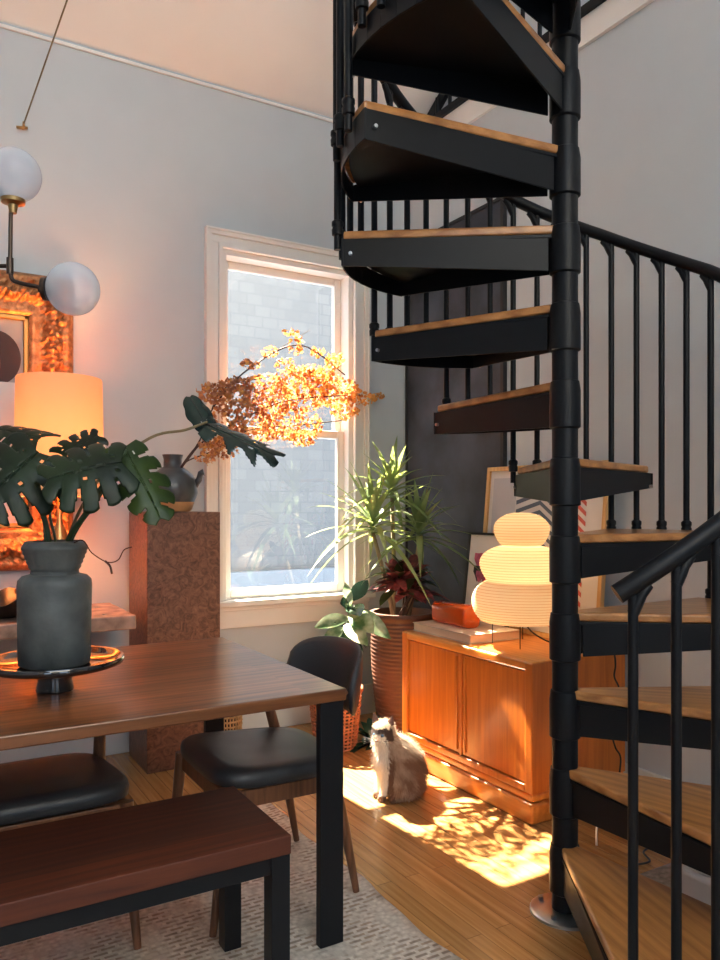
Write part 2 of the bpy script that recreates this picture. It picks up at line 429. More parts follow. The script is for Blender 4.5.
# ceiling slabs, two pitches; the rear pitch has an added rooflight for daylight
b = MB()
b.hexa([(XL-.2, YW+.15, zc(YW)-.09), (XF+.1, YW+.15, zc(YW)-.09), (XF+.1, 0, zc(0)), (XL-.2, 0, zc(0))],
       [(XL-.2, YW+.15, zc(YW)+.05), (XF+.1, YW+.15, zc(YW)+.05), (XF+.1, 0, zc(0)+.14), (XL-.2, 0, zc(0)+.14)])
struct(b.build('ceiling', M['ceil']))
b = MB()
def rslab(x0, x1, y0, y1):
    b.hexa([(x0,y0,zc(y0)),(x1,y0,zc(y0)),(x1,y1,zc(y1)),(x0,y1,zc(y1))], [(x0,y0,zc(y0)+.14),(x1,y0,zc(y0)+.14),(x1,y1,zc(y1)+.14),(x0,y1,zc(y1)+.14)])
rslab(XL-.2, XF+.1, YB-.15, -2.6); rslab(XL-.2, XF+.1, -1.0, 0); rslab(XL-.2, -1.4, -2.6, -1.0); rslab(1.8, XF+.1, -2.6, -1.0)
struct(b.build('ceiling', M['ceil']))
# thin cove line where wall meets ceiling
struct(MB().box(XL, XR-.02, YW-.012, YW-.001, ZW-.030, ZW-.012).build('trim_1', M['white'], bevel=.004))
# loft floor edge and fascia
struct(MB().box(XR-.02, XF, YB, YW, 3.43, 3.56).build('trim_2', M['white']))
struct(MB().box(XR-.04, XR+.10, YB, YW, 3.56, 3.60).build('trim_3', M['steel']))
# dark raking trim on the loft side where the wall meets the pitch
b = MB(); b.bar((XR+.05, YW-.02, zc(YW)-.02), (XR+.05, .5, zc(.5)-.04), .03, .07)
struct(b.build('trim_4', M['steel']))
# baseboards
struct(MB().box(XL, XR, YW-.02, YW, 0, .18).build('baseboard_back', M['white'], bevel=.005))
struct(MB().box(XR-.018, XR, YB, YW-.02, 0, .14).build('baseboard_right', M['white'], bevel=.005))

# window
b = MB()
for (a0, a1, dy) in ((.0, .012, .040), (.0121, .035, .034), (.0351, .075, .022), (.0751, .10, .030)):
    # stepped casing, four sides (legs + head); a0..a1 measured from the outer edge inwards
    X0, X1, Z1 = ox0-.10, ox1+.10, oz1+.10
    b.box(X0+a0, X0+a1, YW-dy, YW, oz0-.0, Z1-a1)
    b.box(X1-a1, X1-a0, YW-dy, YW, oz0-.0, Z1-a1)
    b.box(X0+a0, X1-a0, YW-dy, YW, Z1-a1, Z1-a0)
win = struct(b.build('window_1', M['white'], bevel=.003))
b = MB(); b.box(ox0-.13, ox1+.13, YW-.06, YW+.02, oz0-.025, oz0+.008)
b.build('window_sill', M['white'], win, bevel=.006)
b = MB(); b.box(ox0-.10, ox1+.10, YW-.022, YW, oz0-.145, oz0-.025); b.box(ox0-.10, ox1+.10, YW-.032, YW, oz0-.05, oz0-.025)
b.build('window_apron', M['white'], win, bevel=.003)
b = MB()
b.box(ox0, ox0+.03, YW+.0, YW+.15, oz0, oz1); b.box(ox1-.03, ox1, YW+.0, YW+.15, oz0, oz1)
b.box(ox0+.0301, ox1-.0301, YW, YW+.15, oz1-.03, oz1); b.box(ox0+.0301, ox1-.0301, YW+.05, YW+.15, oz0, oz0+.014)
b.build('window_jamb', M['white'], win, bevel=.002)
def sash(z0, z1, y, name):
    b = MB(); a0, a1 = ox0+.03, ox1-.03
    b.box(a0, a0+.045, y, y+.035, z0, z1); b.box(a1-.045, a1, y, y+.035, z0, z1)
    b.box(a0+.0451, a1-.0451, y+.001, y+.034, z1-.045, z1); b.box(a0+.0451, a1-.0451, y+.001, y+.034, z0, z0+.05)
    s = b.build(name, M['white'], win, bevel=.004)
    MB().box(a0+.045, a1-.045, y+.014, y+.018, z0+.05, z1-.045).build('window_pane', M['glass'], s)
sash(.755, 1.73, YW+.055, 'lower_sash'); sash(1.685, 2.67, YW+.095, 'upper_sash')

# neighbouring house outside
M['extboard'] = plain('painted_board', (.14,.16,.185), .6)
nb = thing('neighbouring_house', 'pale blue-grey shingled house wall seen through the window', 'house', (1.5, 7.2, -1))
MB().box(-4, 8.5, 7.2, 7.5, -1, 4.3).build('shingle_wall', M['shingle'], nb)
MB().box(-4, 8.5, 7.12, 7.2, .30, .62).build('trim_board', M['extboard'], nb, bevel=.01)

# ================================================================== RUG, TABLE, BENCH
b = MB()
# rug outline with a slightly wavy right edge, lifted in a small ripple
nx, ny = 60, 60; x0, x1, y0, y1 = -1.3, 1.33, -.2, 3.06
g = []
for j in range(ny+1):
    row = []
    for i in range(nx+1):
        tx = i/nx; ty = j/ny; x = x0+(x1-x0)*tx; y = y0+(y1-y0)*ty
        wv = .008*math.sin(y*9)+.005*math.sin(y*23); x += wv*tx
        z = .008 + (.006*max(0, math.sin(y*9+1)) if tx > .985 else 0)
        row.append(b.v((x, y, z)))
    g.append(row)
for j in range(ny):
    for i in range(nx): b.f([g[j][i], g[j][i+1], g[j+1][i+1], g[j+1][i]])
rug = b.build('rug', M['rug'], loc=(0, 1.5, 0), solid=.012, smooth=True)
tag(rug, 'large woven rug in muted beige and grey pattern lying under the dining table', 'rug')

TZ = .75
t = thing('dining_table', 'long walnut dining table with flat black metal legs', 'table', (.1, 2.44, .015))
MB().box(-1.1, 1.10, 1.935, 2.945, TZ-.034, TZ).build('tabletop', M['table'], t, bevel=.004)
MB().box(-1.0, 1.0, 2.25, 2.29, TZ-.06, TZ-.034).box(-1.0, 1.0, 2.60, 2.64, TZ-.06, TZ-.034).build('apron', M['leg'], t)
for lx in (-1.08, 1.018):
    for ly in (1.942, 2.91):
        MB().box(lx, lx+.075, ly, ly+.028, .016, TZ-.034).build('leg', M['leg'], t, bevel=.002)
t = thing('bench', 'low walnut slab bench with black square metal legs beside the table', 'bench', (.1, 1.93, .015))
MB().box(-.75, .828, 1.735, 2.125, .412, .46).build('seat', M['bench'], t, bevel=.003)
MB().box(-.72, .80, 1.75, 1.79, .365, .411).box(-.72, .80, 2.07, 2.11, .365, .411).box(.755, .80, 1.79, 2.07, .365, .411).build('frame', M['leg'], t, bevel=.002)
for lx in (-.72, .778):
    for ly in (1.742, 2.065):
        MB().box(lx, lx+.05, ly, ly+.05, .016, .411).build('leg', M['leg'], t, bevel=.002)

# ================================================================== CHAIRS
def make_chair(tall=True):
    t = thing('dining_chair', 'x', 'chair', (0,0,.016))
    t['_local'] = 1
    # seat pad: rounded, front +Y
    b = MB()
    def outline(k):
        pts = []
        for i in range(48):
            a = 2*PI*i/48; ca, sa = math.cos(a), math.sin(a)
            x = .235*math.copysign(abs(ca)**.45, ca); y = .235*math.copysign(abs(sa)**.45, sa)
            x *= (1 + .07*(y/.235)); pts.append((x*k, y*k))
        return pts
    rings = []
    for k, z in ((.90,.395),(.99,.405),(1.0,.425),(.985,.44),(.93,.452),(.75,.455),(.4,.449),(.1,.447)):
        rings.append([b.v((x, y, z + .012*(y/.235))) for x, y in outline(k)])
    for i in range(len(rings)-1):
        for k in range(48): b.f([rings[i][k], rings[i][(k+1)%48], rings[i+1][(k+1)%48], rings[i+1][k]])
    b.f(rings[0][::-1]); b.f(rings[-1])
    b.build('seat', M['leather'], t, smooth=True)
    b = MB()
    for s in (-1, 1): b.bar((s*.195,-.2,.365), (s*.215,.21,.375), .022, .052)
    b.bar((-.2,-.185,.365), (.2,-.185,.365), .022, .052); b.bar((-.215,.2,.375), (.215,.2,.375), .022, .052)
    b.build('seat_frame', M['chairwood'], t, bevel=.003)
    for s in (-1, 1):
        b = MB(); b.tube([(s*.235,.255,0), (s*.222,.225,.2), (s*.215,.205,.405)], [.011,.017,.021], 12)
        b.build('leg', M['chairwood'], t, smooth=60)
        b = MB(); b.tube([(s*.222,-.238,0), (s*.218,-.20,.2), (s*.214,-.15,.42), (s*.210,-.115,.54), (s*.212,-.135,.62), (s*.222,-.20,.66)], [.011,.017,.02,.018,.015,.012], 12)
        b.build('leg', M['chairwood'], t, smooth=60)
    # curved backrest
    b = MB(); rows = []
    n = 28
    for i in range(n+1):
        a = -1.0 + 2.0*i/n           # -1..1
        th = a*R_(88)
        x = .232*math.sin(th*.86)/math.sin(R_(88)*.86); y = -.20 - .115*math.cos(th)
        e = abs(a)
        hz = (.112 if tall else .052)*(max(0, 1-e**3.0))**.5 + .008
        zc_ = (.663 if tall else .636) - .012*e*e
        nrm = Vector((math.sin(th), -math.cos(th), 0))
        ring = []
        for k in range(14):
            q = 2*PI*k/14
            cz = math.copysign(abs(math.sin(q))**.8, math.sin(q)); cn = math.cos(q)
            p = Vector((x, y, zc_)) + nrm*(.017*cn + .03*(cz*hz)/.12*.5) + Vector((0,0,hz*cz))
            ring.append(b.v(p))
        rows.append(ring)
    for i in range(n):
        for k in range(14): b.f([rows[i][k], rows[i][(k+1)%14], rows[i+1][(k+1)%14], rows[i+1][k]])
    b.f(rows[0][::-1]); b.f(rows[-1])
    b.build('backrest', M['leather'], t, smooth=True)
    return t
ch = make_chair()
ch.location = (1.03, 2.39, .0205); ch.rotation_euler = (0,0,PI/2)
ch['label'] = 'charcoal leather chair at the right end of the table, its curved backrest in full view'
c2 = make_chair(False); c2.location = (.335, 2.46, .0205); c2.rotation_euler = (0,0,PI)
c2['label'] = 'low-backed charcoal leather chair on the far long side, tucked right under the table'

# ================================================================== SPIRAL STAIR
PX, PY = 1.787, 1.756
st = thing('spiral_staircase', 'black metal spiral staircase with oak treads winding round a central pole', 'staircase', (PX, PY, 0))
Z1, RISE, NT = .218, .2424, 14
STEP = 28.7; A0 = -127.0; WID = 45.0; RO = .70
def pol(r, a, z): return Vector((PX + r*math.cos(R_(a)), PY + r*math.sin(R_(a)), z))
b = MB(); b.tube([(PX,PY,.0),(PX,PY,4.9)], .040, 32); b.build('pole', M['steel'], st, smooth=50)
b = MB(); b.lathe([(.108,0),(.108,.008),(.10,.013),(.045,.014)], (PX,PY,0), 48)
bp_ = b.build('base_plate', M['silver'], st, smooth=40)
for k in range(4):
    q = pol(.082, 20+90*k, .013); MB().tube([q, q+Vector((0,0,.012))], .009, 6).build('bolt', M['silver'], bp_)
# rail height by angle (deg)
KEY = [(-128,1.07),(0,2.128),(33,2.354),(60,2.52),(110,2.88),(400,5.28)]
def rail(a):
    for (a0,z0),(a1,z1) in zip(KEY, KEY[1:]):
        if a <= a1: return z0+(z1-z0)*(a-a0)/(a1-a0)
    return KEY[-1][1]
def tread_poly(a0, a1, ro, hub, inset=0):
    """plan outline hub->outer, edges offset from radial"""
    am = (a0+a1)/2
    f0 = pol(hub, a0-16, 0); r0 = pol(hub, a1+16, 0)
    pts = []
    n = 8
    e0 = pol(ro, a0, 0); e1 = pol(ro, a1, 0)
    # rounded hub end
    pts.append((f0.x, f0.y))
    # front edge to outer corner, rounded
    fc = 1.6
    for i in range(n+1):
        a = a0 + fc + (a1-a0-2*fc)*i/n
        p = pol(ro, a, 0); pts.append((p.x, p.y))
    pts.append((r0.x, r0.y))
    m = pol(.030, a1+30, 0); pts.append((m.x, m.y))
    m = pol(.030, a0-30, 0); pts.append((m.x, m.y))
    return pts, f0, e0, e1, r0
for k in range(NT):
    z = Z1 + RISE*k; a0 = A0 + STEP*k; a1 = a0 + WID
    poly, f0, e0, e1, r0 = tread_poly(a0, a1, RO, .056)
    rot = Matrix.Translation((PX,PY,0)) @ Matrix.Rotation(R_((a0+a1)/2 - 90), 4, 'Z')
    # grain runs along the tread: own origin and rotation
    inv = rot.inverted()
    b = MB(); b.prism([tuple((inv @ Vector((x,y,0))).xy) for x, y in poly], z-.028, z)
    st['_local'] = 1
    tr = b.build('tread', M['tread'], st, bevel=.008, bseg=3)
    del st['_local']
    tr.rotation_euler = (0,0,R_((a0+a1)/2 - 90)); trinv = Matrix.Rotation(-R_((a0+a1)/2 - 90), 4, 'Z')
    def sub(b_, name, mat, **kw):
        o = b_.build(name, mat, st, **kw); o.parent = tr; o.data.transform(trinv); return o
    b = MB(); th = .006
    zt = z-.029
    def flange(p, q, hp, hq, off):
        p = Vector((p.x,p.y,0)); q = Vector((q.x,q.y,0)); d = (q-p).normalized(); nn = Vector((-d.y, d.x, 0))*off
        p += nn; q += nn; e = Vector((-d.y,d.x,0))*th/2
        b.hexa([(*(p-e).xy, zt-hp), (*(q-e).xy, zt-hq), (*(q+e).xy, zt-hq), (*(p+e).xy, zt-hp)],
               [(*(p-e).xy, zt), (*(q-e).xy, zt), (*(q+e).xy, zt), (*(p+e).xy, zt)])
    oe0 = pol(RO+.004, a0+.5, 0); oe1 = pol(RO+.004, a1-.5, 0)
    flange(f0, oe0, .110, .056, .007); flange(r0, oe1, .115, .086, -.007)
    n = 8
    for i in range(n):
        p = pol(RO+.002, a0+.5+(WID-1)*i/n, 0); q = pol(RO+.002, a0+.5+(WID-1)*(i+1)/n, 0)
        flange(p, q, .056+.030*i/n, .056+.030*(i+1)/n, 0)
    # stiffening plate under the board
    pl = [tuple(Vector((PX,PY)) + (Vector(p)-Vector((PX,PY)))*.97) for p in poly]
    b.prism(pl, zt-.012, zt-.001)
    sub(b, 'tread_bracket', M['steel'], bevel=.0015)
    b = MB(); b.lathe([(.0405,zt-.125),(.048,zt-.12),(.048,zt-.005),(.044,zt+.024),(.0405,zt+.026)], (PX,PY,0), 32)
    sub(b, 'hub_sleeve', M['steel'], smooth=40)
    for aa, sgn in ((a1-.6, 1), (a0+.6, -1)):
        b = MB(); p = pol(RO-.025, aa, zt-.05); nn = Vector((-math.sin(R_(aa)), math.cos(R_(aa)), 0))*sgn
        b.tube([p, p+nn*.012], .006, 8)
        sub(b, 'bracket_bolt', M['silver'])
# balusters
def baluster(a, zb):
    zt = rail(a) - .012
    b = MB(); p0 = pol(RO+.018, a, zb); p1 = pol(RO+.018, a, zt)
    b.tube([p0, p1], .0115, 10)
    o = b.build('baluster', M['steel'], st, smooth=60)
    b = MB(); c = pol(RO+.018, a, 0)
    b.lathe([(.0118,.0),(.018,.002),(.019,.02),(.016,.026),(.019,.032),(.019,.044),(.0118,.05)], (c.x,c.y,zb+.045), 12, capb=False, capt=False)
    b.build('baluster_shoe', M['steel'], o, smooth=60)
    # scalloped bracket under the rail, on the downhill side
    b = MB(); pts = []
    for i in range(5):
        t_ = i/4; aa = a + 3.0*t_
        pts.append(pol(RO+.018, aa, rail(aa) - .026 - .038*(1-t_)**2))
    b.tube(pts, [.013,.014,.012,.012,.009], 8)
    b.build('rail_bracket', M['steel'], o, smooth=60)
sp = 7.7
k = 0; a = A0 + 3.2
bal = []
while a < A0 + STEP*(NT-1) + 40:
    # lowest tread that covers this angle
    i = max(0, math.ceil((a - A0 - WID)/STEP)); i = min(i, NT-1)
    baluster(a, Z1 + RISE*i - .06)
    bal.append(a); a += sp
b = MB(); pts = [];
for i in range(0, 200):
    a = A0 + .4 + (STEP*(NT-1)+41)*i/199; pts.append(pol(RO+.018, a, rail(a)+.0))
b.tube(pts, .0225, 16)
b.build('handrail', M['steel'], st, smooth=60)

# loft railing
lr = thing('loft_railing', 'black metal railing along the loft edge above the right wall', 'railing', (XR+.03, 2.4, 3.60))
y = 3.905; nb_ = 0
while y > .2:
    zt_ = min(4.50, zc(y)-.02)
    MB().tube([(XR+.03,y,3.60),(XR+.03,y,zt_)], .0115, 8).build('baluster', M['steel'], lr, smooth=60); y -= .125
b = MB(); b.tube([(XR+.03, .15, 4.5), (XR+.03, 2.75, 4.5)], .022, 12)
b.build('handrail', M['steel'], lr, smooth=60)

# ================================================================== CREDENZA
cr = thing('credenza', 'low teak sideboard with rounded edges and two plain wooden doors', 'sideboard', (2.43, 2.76, 0))
cx0, cx1, cy0, cy1, cz = 2.155, 2.70, 2.295, 3.23, .645
b = MB()
b.box(cx0, cx1, cy0, cy0+.045, .12, cz); b.box(cx0, cx1, cy1-.045, cy1, .12, cz)
b.box(cx0, cx1, cy0+.045, cy1-.045, .12, .15); b.box(cx1-.012, cx1, cy0+.045, cy1-.045, .15, cz-.035)
b.box(cx0+.004, cx1, (cy0+cy1)/2-.010, (cy0+cy1)/2+.010, .15, cz-.035)
b.build('carcass', M['teak'], cr, bevel=.010, bseg=4)
MB().box(cx0+.001, cx1-.001, cy0+.001, cy1-.001, cz-.036, cz+.003).build('cabinet_top', M['teaktop'], cr, bevel=.012, bseg=4)
b = MB(); b.box(cx0-.006, cx1, cy0-.006, cy1+.006, 0, .085); b.box(cx0+.004, cx1, cy0+.004, cy1-.004, .085, .12)
b.build('plinth', M['teaktop'], cr, bevel=.012, bseg=4)
cm = (cy0+cy1)/2
for (a, bb, hy) in ((cy0+.05, cm-.012, cm-.03), (cm+.012, cy1-.05, cm+.03)):
    d = MB().box(cx0+.010, cx0+.030, a, bb, .155, cz-.04).build('door', M['teak'], cr, bevel=.003)
    MB().box(cx0+.002, cx0+.012, hy-.007, hy+.007, .17, cz-.05).build('door_pull', M['teak'], d, bevel=.003)

# big planter, left of the credenza
pl_ = thing('planter', 'tall ribbed brown clay planter on the floor left of the sideboard', 'planter', (2.36, 3.53, 0))
prof = []
for i in range(200):
    t_ = i/199; z = .66*t_; r = .125+.05*math.sin(t_*PI*.62)+.0
    r += .0022*math.sin(t_*190) ; prof.append((r, z))
rt = prof[-1][0]
prof += [(rt+.012,.665),(rt+.016,.68),(rt+.010,.695),(rt-.012,.695),(rt-.016,.66),(.14,.62)]
b = MB(); b.lathe(prof, (2.36,3.53,0), 56, capt=False); b.build('pot', M['pot'], pl_, smooth=60)
b = MB(); b.lathe([(.138,.60),(.138,.64),(.05,.655)], (2.36,3.53,0), 40); b.build('soil', M['soil'], pl_, smooth=60)

def rosette(b, c, n, L, W, up0=.2, seed=1):
    rr = random.Random(seed)
    for i in range(n):
        a = i*2.39996 + rr.uniform(-.2,.2); t_ = i/n
        el = R_(-12 + 92*(t_**.85)) + rr.uniform(-.1,.1)
        d = Vector((math.cos(a)*math.cos(el), math.sin(a)*math.cos(el), math.sin(el)))
        l = L*rr.uniform(.8,1.1)*(1-.25*t_)
        if d.x > .05: l = min(l, (2.695-c[0])/d.x)
        if d.y > .05: l = min(l, (4.00-c[1])/d.y)
        b.blade(Vector(c)+Vector((0,0,.09*t_)), d, l, W, (0,0,1), droop=rr.uniform(.35,.75)*(1-.75*t_), seg=8, fold=.35,
                prof=lambda q: (min(1, .55+q*2.5))*(1-q**2.2))
dr = thing('dracaena', 'tall dracaena with long arching striped green leaves in the brown planter', 'plant', (2.33, 3.50, .65))
tops = []
for (u, v, d, bx, by) in ((373, 533, 4.12, 2.30, 3.52), (392, 498, 4.20, 2.33, 3.58), (419, 540, 4.18, 2.40, 3.54)):
    q = P(u, v, d); tops.append(q)
    b = MB(); m1 = Vector((bx, by, .64)); b.tube([m1, (m1*.6+q*.4)+Vector((.01,0,0)), q], [.014,.012,.010], 10)
    b.build('cane', M['cane'], dr, smooth=True)
for i, (q, n, L) in enumerate(zip(tops, (34, 30, 34), (.50, .38, .42))):
    b = MB(); rosette(b, q, n, L, .040, seed=i+3); b.build('leaves', M['dracaena'], dr, smooth=True, recalc=False)

ct = thing('croton', 'low croton with crimson and dark green leaves at the front of the brown planter', 'plant', (2.30, 3.47, .65))
rr = random.Random(5); b = MB(); b2 = MB(); cc = P(406, 584, 4.06)
stp = MB()
for s_ in range(4):
    q = cc + Vector((rr.uniform(-.06,.06), rr.uniform(-.06,.06), rr.uniform(-.03,.05)))
    stp.tube([(2.30+rr.uniform(-.03,.03), 3.47+rr.uniform(-.03,.03), .64), q], [.006,.004], 6)
stp.build('stem', M['twig'], ct)
ov = lambda q: math.sin(PI*min(1,.06+q*.94))**.8
for i in range(120):
    a = rr.uniform(0, 2*PI); el = rr.uniform(-.2, 1.2)
    d = Vector((math.cos(a)*math.cos(el), math.sin(a)*math.cos(el), math.sin(el)))
    base = cc + d*rr.uniform(.0,.06) + Vector((rr.uniform(-.06,.06), rr.uniform(-.06,.06), rr.uniform(-.06,.06)))
    (b if rr.random() < .72 else b2).blade(base, d, rr.uniform(.10,.16), rr.uniform(.045,.062), (0,0,1), .25, 5, .3, ov)
b.build('red_leaves', M['croton'], ct, smooth=True, recalc=False)['label'] = 'crimson leaves'
b2.build('green_leaves', M['croton_g'], ct, smooth=True, recalc=False)['label'] = 'dark green leaves'

# copper basket with variegated rubber plant
def basket(name, label, c, r0, r1, h, mat, cat='basket'):
    t = thing(name, label, cat, (c[0], c[1], 0))
    b = MB(); n = 30
    for k in range(n):
        a = 2*PI*k/n; ca, sa = math.cos(a), math.sin(a)
        b.tube([(c[0]+r0*ca, c[1]+r0*sa, .01), (c[0]+r1*ca, c[1]+r1*sa, h)], .0045, 6)
    b.build('spokes', mat, t)
    b = MB(); m = 16
    for j in range(m+1):
        z = .008 + (h-.008)*j/m; r = r0 + (r1-r0)*j/m
        pts = [(c[0]+(r+.003*((-1)**j)*math.sin(a_*n/2))*math.cos(a_), c[1]+(r+.003*((-1)**j)*math.sin(a_*n/2))*math.sin(a_), z) for a_ in [2*PI*q/60 for q in range(61)]]
        b.tube(pts, .0055 if j < m else .011, 6, cap=False)
    b.build('weave', mat, t, smooth=True)
    b = MB(); b.lathe([(r0-.006,.006),(r1-.008,h-.05),(r1-.012,h-.05),(.01,h-.07)], (c[0],c[1],0), 30, capt=True); b.build('liner', M['soil'], t, smooth=40)
    return t
basket('wicker_planter', 'copper wicker planter on the floor behind the end chair', (1.965, 3.58), .11, .14, .31, M['wicker'], 'planter')
basket('wicker_basket', 'small straw basket at the wall right of the burl pedestal', (1.478, 3.90), .075, .09, .42, M['straw'])
fi = thing('rubber_plant', 'variegated rubber plant with broad pale leaves in the copper wicker planter', 'plant', (1.965, 3.58, .24))
b = MB(); top = P(352, 596, 4.05)
b.tube([(1.965,3.58,.22), (1.99,3.56,.45), top], [.009,.008,.005], 8); b.tube([(1.965,3.58,.22),(1.93,3.5,.42), P(335,622,3.95)], [.007,.006,.004], 8)
b.build('stem', M['stem'], fi, smooth=True)
bl = MB(); bd = MB()
def leafpx(b, u0, v0, u1, v1, d0, d1, W, droop=.15, up=(-.4,-.7,.6)):
    p = P(u0, v0, d0); q = P(u1, v1, d1); b.blade(p, q-p, (q-p).length, W, up, droop, 7, .2, ov)
leafpx(bl, 350,612, 374,628, 4.0,3.85,.11); leafpx(bl, 352,610, 391,632, 4.02,3.9,.10); leafpx(bl, 348,618, 314,622, 4.0,3.9,.08)
leafpx(bl, 350,606, 345,582, 4.02,4.0,.05,0); leafpx(bl, 345,625, 368,640, 3.95,3.8,.09); leafpx(bl, 343,628, 322,640, 3.95,3.85,.07)
leafpx(bd, 352,600, 368,580, 4.05,4.1,.085,0); leafpx(bd, 350,608, 340,600, 4.0,3.9,.09); leafpx(bd, 352,606, 360,612, 4.0,3.86,.1); leafpx(bd, 350,625, 338,645, 4.0,3.9,.09)
bl.build('pale_leaves', M['ficus'], fi, smooth=True, recalc=False)['label'] = 'cream variegated leaves'
bd.build('dark_leaves', M['ficus_d'], fi, smooth=True, recalc=False)['label'] = 'dark green leaves'
# terracotta pot with low dark plant between
tp = thing('terracotta_pot', 'narrow terracotta pot in the corner between wicker planter and brown planter', 'pot', (2.20, 3.87, 0))
b = MB(); b.lathe([(.06,0),(.085,.50),(.095,.50),(.097,.56),(.085,.56),(.075,.53)], (2.20,3.87,0), 32); b.build('pot', M['terracotta'], tp, smooth=40)
b = MB(); b.lathe([(.075,.525),(.03,.54)], (2.20,3.87,0), 24); b.build('soil', M['soil'], tp)
b = MB(); rr = random.Random(9)
for i in range(40):
    a = rr.uniform(0,2*PI); el = rr.uniform(-.2,1.2); d = Vector((math.cos(a)*math.cos(el), math.sin(a)*math.cos(el)-.2, math.sin(el)))
    b.blade(Vector((2.20,3.86,.54)), d, rr.uniform(.08,.16), .035, (0,0,1), .5, 5, .3, ov)
o = b.build('trailing_plant', M['ficus_d'], None, loc=(2.20,3.86,.54), smooth=True, recalc=False)
tag(o, 'dark leafy plant in the terracotta pot at the room corner', 'plant')
b = MB(); rr = random.Random(12)
for i in range(34):
    a = rr.uniform(0,2*PI); el = rr.uniform(.1,1.3); d = Vector((math.cos(a)*math.cos(el), math.sin(a)*math.cos(el), math.sin(el)))
    b.blade(Vector((2.15,3.50,.0)), d, rr.uniform(.12,.26), .05, (0,0,1), .4, 5, .3, ov)
o = b.build('floor_fern', M['ficus_d'], None, loc=(2.15,3.50,0), smooth=True, recalc=False)
tag(o, 'low dark green plant on the floor against the brown planter', 'plant')

# ================================================================== CHALKBOARD, ART, LAMP, BOOKS
cb = thing('chalkboard_panel', 'tall black chalkboard panel on the right wall beside the window corner', 'chalkboard', (XR-.02, 3.58, .2))
MB().box(XR-.022, XR-.002, 3.135, 4.03, .2, 2.90).build('board', M['chalk'], cb, bevel=.002)
b = MB()
b.box(XR-.03, XR-.002, 3.115, 3.14, .19, 2.92); b.box(XR-.03, XR-.002, 4.02, 4.038, .19, 2.92); b.box(XR-.03, XR-.002, 3.115, 4.038, 2.90, 2.92)
b.build('frame', M['black'], cb, bevel=.002)

art = thing('framed_print', 'large pale print with slate and red chevrons in a light wood frame', 'picture', (2.67, 2.79, .65))
LN = (2.625, 2.700)  # leaning: x at bottom, x at top
ay0, ay1, az0, az1 = 2.375, 3.205, .650, 1.48
def AX(z): return LN[0] + (LN[1]-LN[0])*(z-az0)/(az1-az0)
def apanel(b, y0, y1, z0, z1, dx0, dx1):
    b.hexa([(AX(z0)+dx0,y0,z0),(AX(z0)+dx1,y0,z0),(AX(z0)+dx1,y1,z0),(AX(z0)+dx0,y1,z0)],[(AX(z1)+dx0,y0,z1),(AX(z1)+dx1,y0,z1),(AX(z1)+dx1,y1,z1),(AX(z1)+dx0,y1,z1)])
b = MB()
for q in ((ay0,ay0+.022,az0,az1),(ay1-.022,ay1,az0,az1),(ay0+.022,ay1-.022,az0,az0+.022),(ay0+.022,ay1-.022,az1-.022,az1)): apanel(b, *q, -.012, .014)
b.build('frame', M['framewood'], art, bevel=.002)
b = MB(); apanel(b, ay0+.02, ay1-.02, az0+.02, az1-.02, .002, .010); pr = b.build('print', M['paper'], art)
b = MB(); apanel(b, 2.98, ay1-.05, az0+.08, az1-.06, -.0005, .002); b.build('grey_field', M['greyprint'], pr)
def aquad(b, pts, dx):
    vs = [b.v((AX(z)+dx, y, z)) for y, z in pts]; b.f(vs)
    vs = [b.v((AX(z)+dx+.0006, y, z)) for y, z in pts]; b.f(vs[::-1])
b = MB(); pts = []
for i in range(13): t_ = i/12; pts.append((3.155-.17*t_, 1.12+.10*math.sin(t_*PI*.8)))
aquad(b, [(3.155,.95)]+pts+[(2.985,.95)], -.0022); b.build('peach_hill', M['peach'], pr)
bs = MB(); brd = MB()
zz = .76
while zz < 1.38:
    # slate chevrons left half, red right half: peak between
    def stripe(b, ya, za, yb, zb):
        aquad(b, [(ya, za), (yb, zb), (yb, zb+.021), (ya, za+.021)], -.0015)
    stripe(bs, 2.97, zz-.03, 2.80, zz+.015); stripe(bs, 2.80, zz+.015, 2.70, zz-.05)
    stripe(brd, 2.70, zz-.05, 2.62, zz-.10); stripe(brd, 2.615, zz, 2.50, zz-.085)
    zz += .046
bs.build('slate_chevrons', M['blueink'], pr); brd.build('red_chevrons', M['redink'], pr)

a2 = thing('framed_flower_print', 'small white-framed flower print leaning behind the orange glass box', 'picture', (2.60, 3.08, .65))
by0, by1, bz0, bz1 = 2.90, 3.255, .650, 1.135
def BX(z): return 2.555 + .055*(z-bz0)/(bz1-bz0)
def bpan(b, y0, y1, z0, z1, dx0, dx1):
    b.hexa([(BX(z0)+dx0,y0,z0),(BX(z0)+dx1,y0,z0),(BX(z0)+dx1,y1,z0),(BX(z0)+dx0,y1,z0)],[(BX(z1)+dx0,y0,z1),(BX(z1)+dx1,y0,z1),(BX(z1)+dx1,y1,z1),(BX(z1)+dx0,y1,z1)])
b = MB()
for q in ((by0,by0+.012,bz0,bz1),(by1-.012,by1,bz0,bz1),(by0+.012,by1-.012,bz0,bz0+.014),(by0+.012,by1-.012,bz1-.012,bz1)): bpan(b, *q, -.008, .012)
b.build('frame', M['black'], a2)
b = MB(); bpan(b, by0+.011, by1-.011, bz0+.013, bz1-.011, .001, .008); pr2 = b.build('print', M['paper'], a2)
b = MB(); rr = random.Random(4)
for i in range(16):
    yc = 3.08+rr.uniform(-.09,.09); zc2 = .90+rr.uniform(-.12,.14); r = rr.uniform(.02,.045)
    vs = []
    for k in range(9):
        a = 2*PI*k/9; q = r*(1+.25*math.sin(3*a)); vs.append(b.v((BX(zc2+q*math.sin(a))-.0004*(i+1)*.3, yc+q*math.cos(a), zc2+q*math.sin(a))))
    b.mi = 0 if i % 3 else 1; b.f(vs)
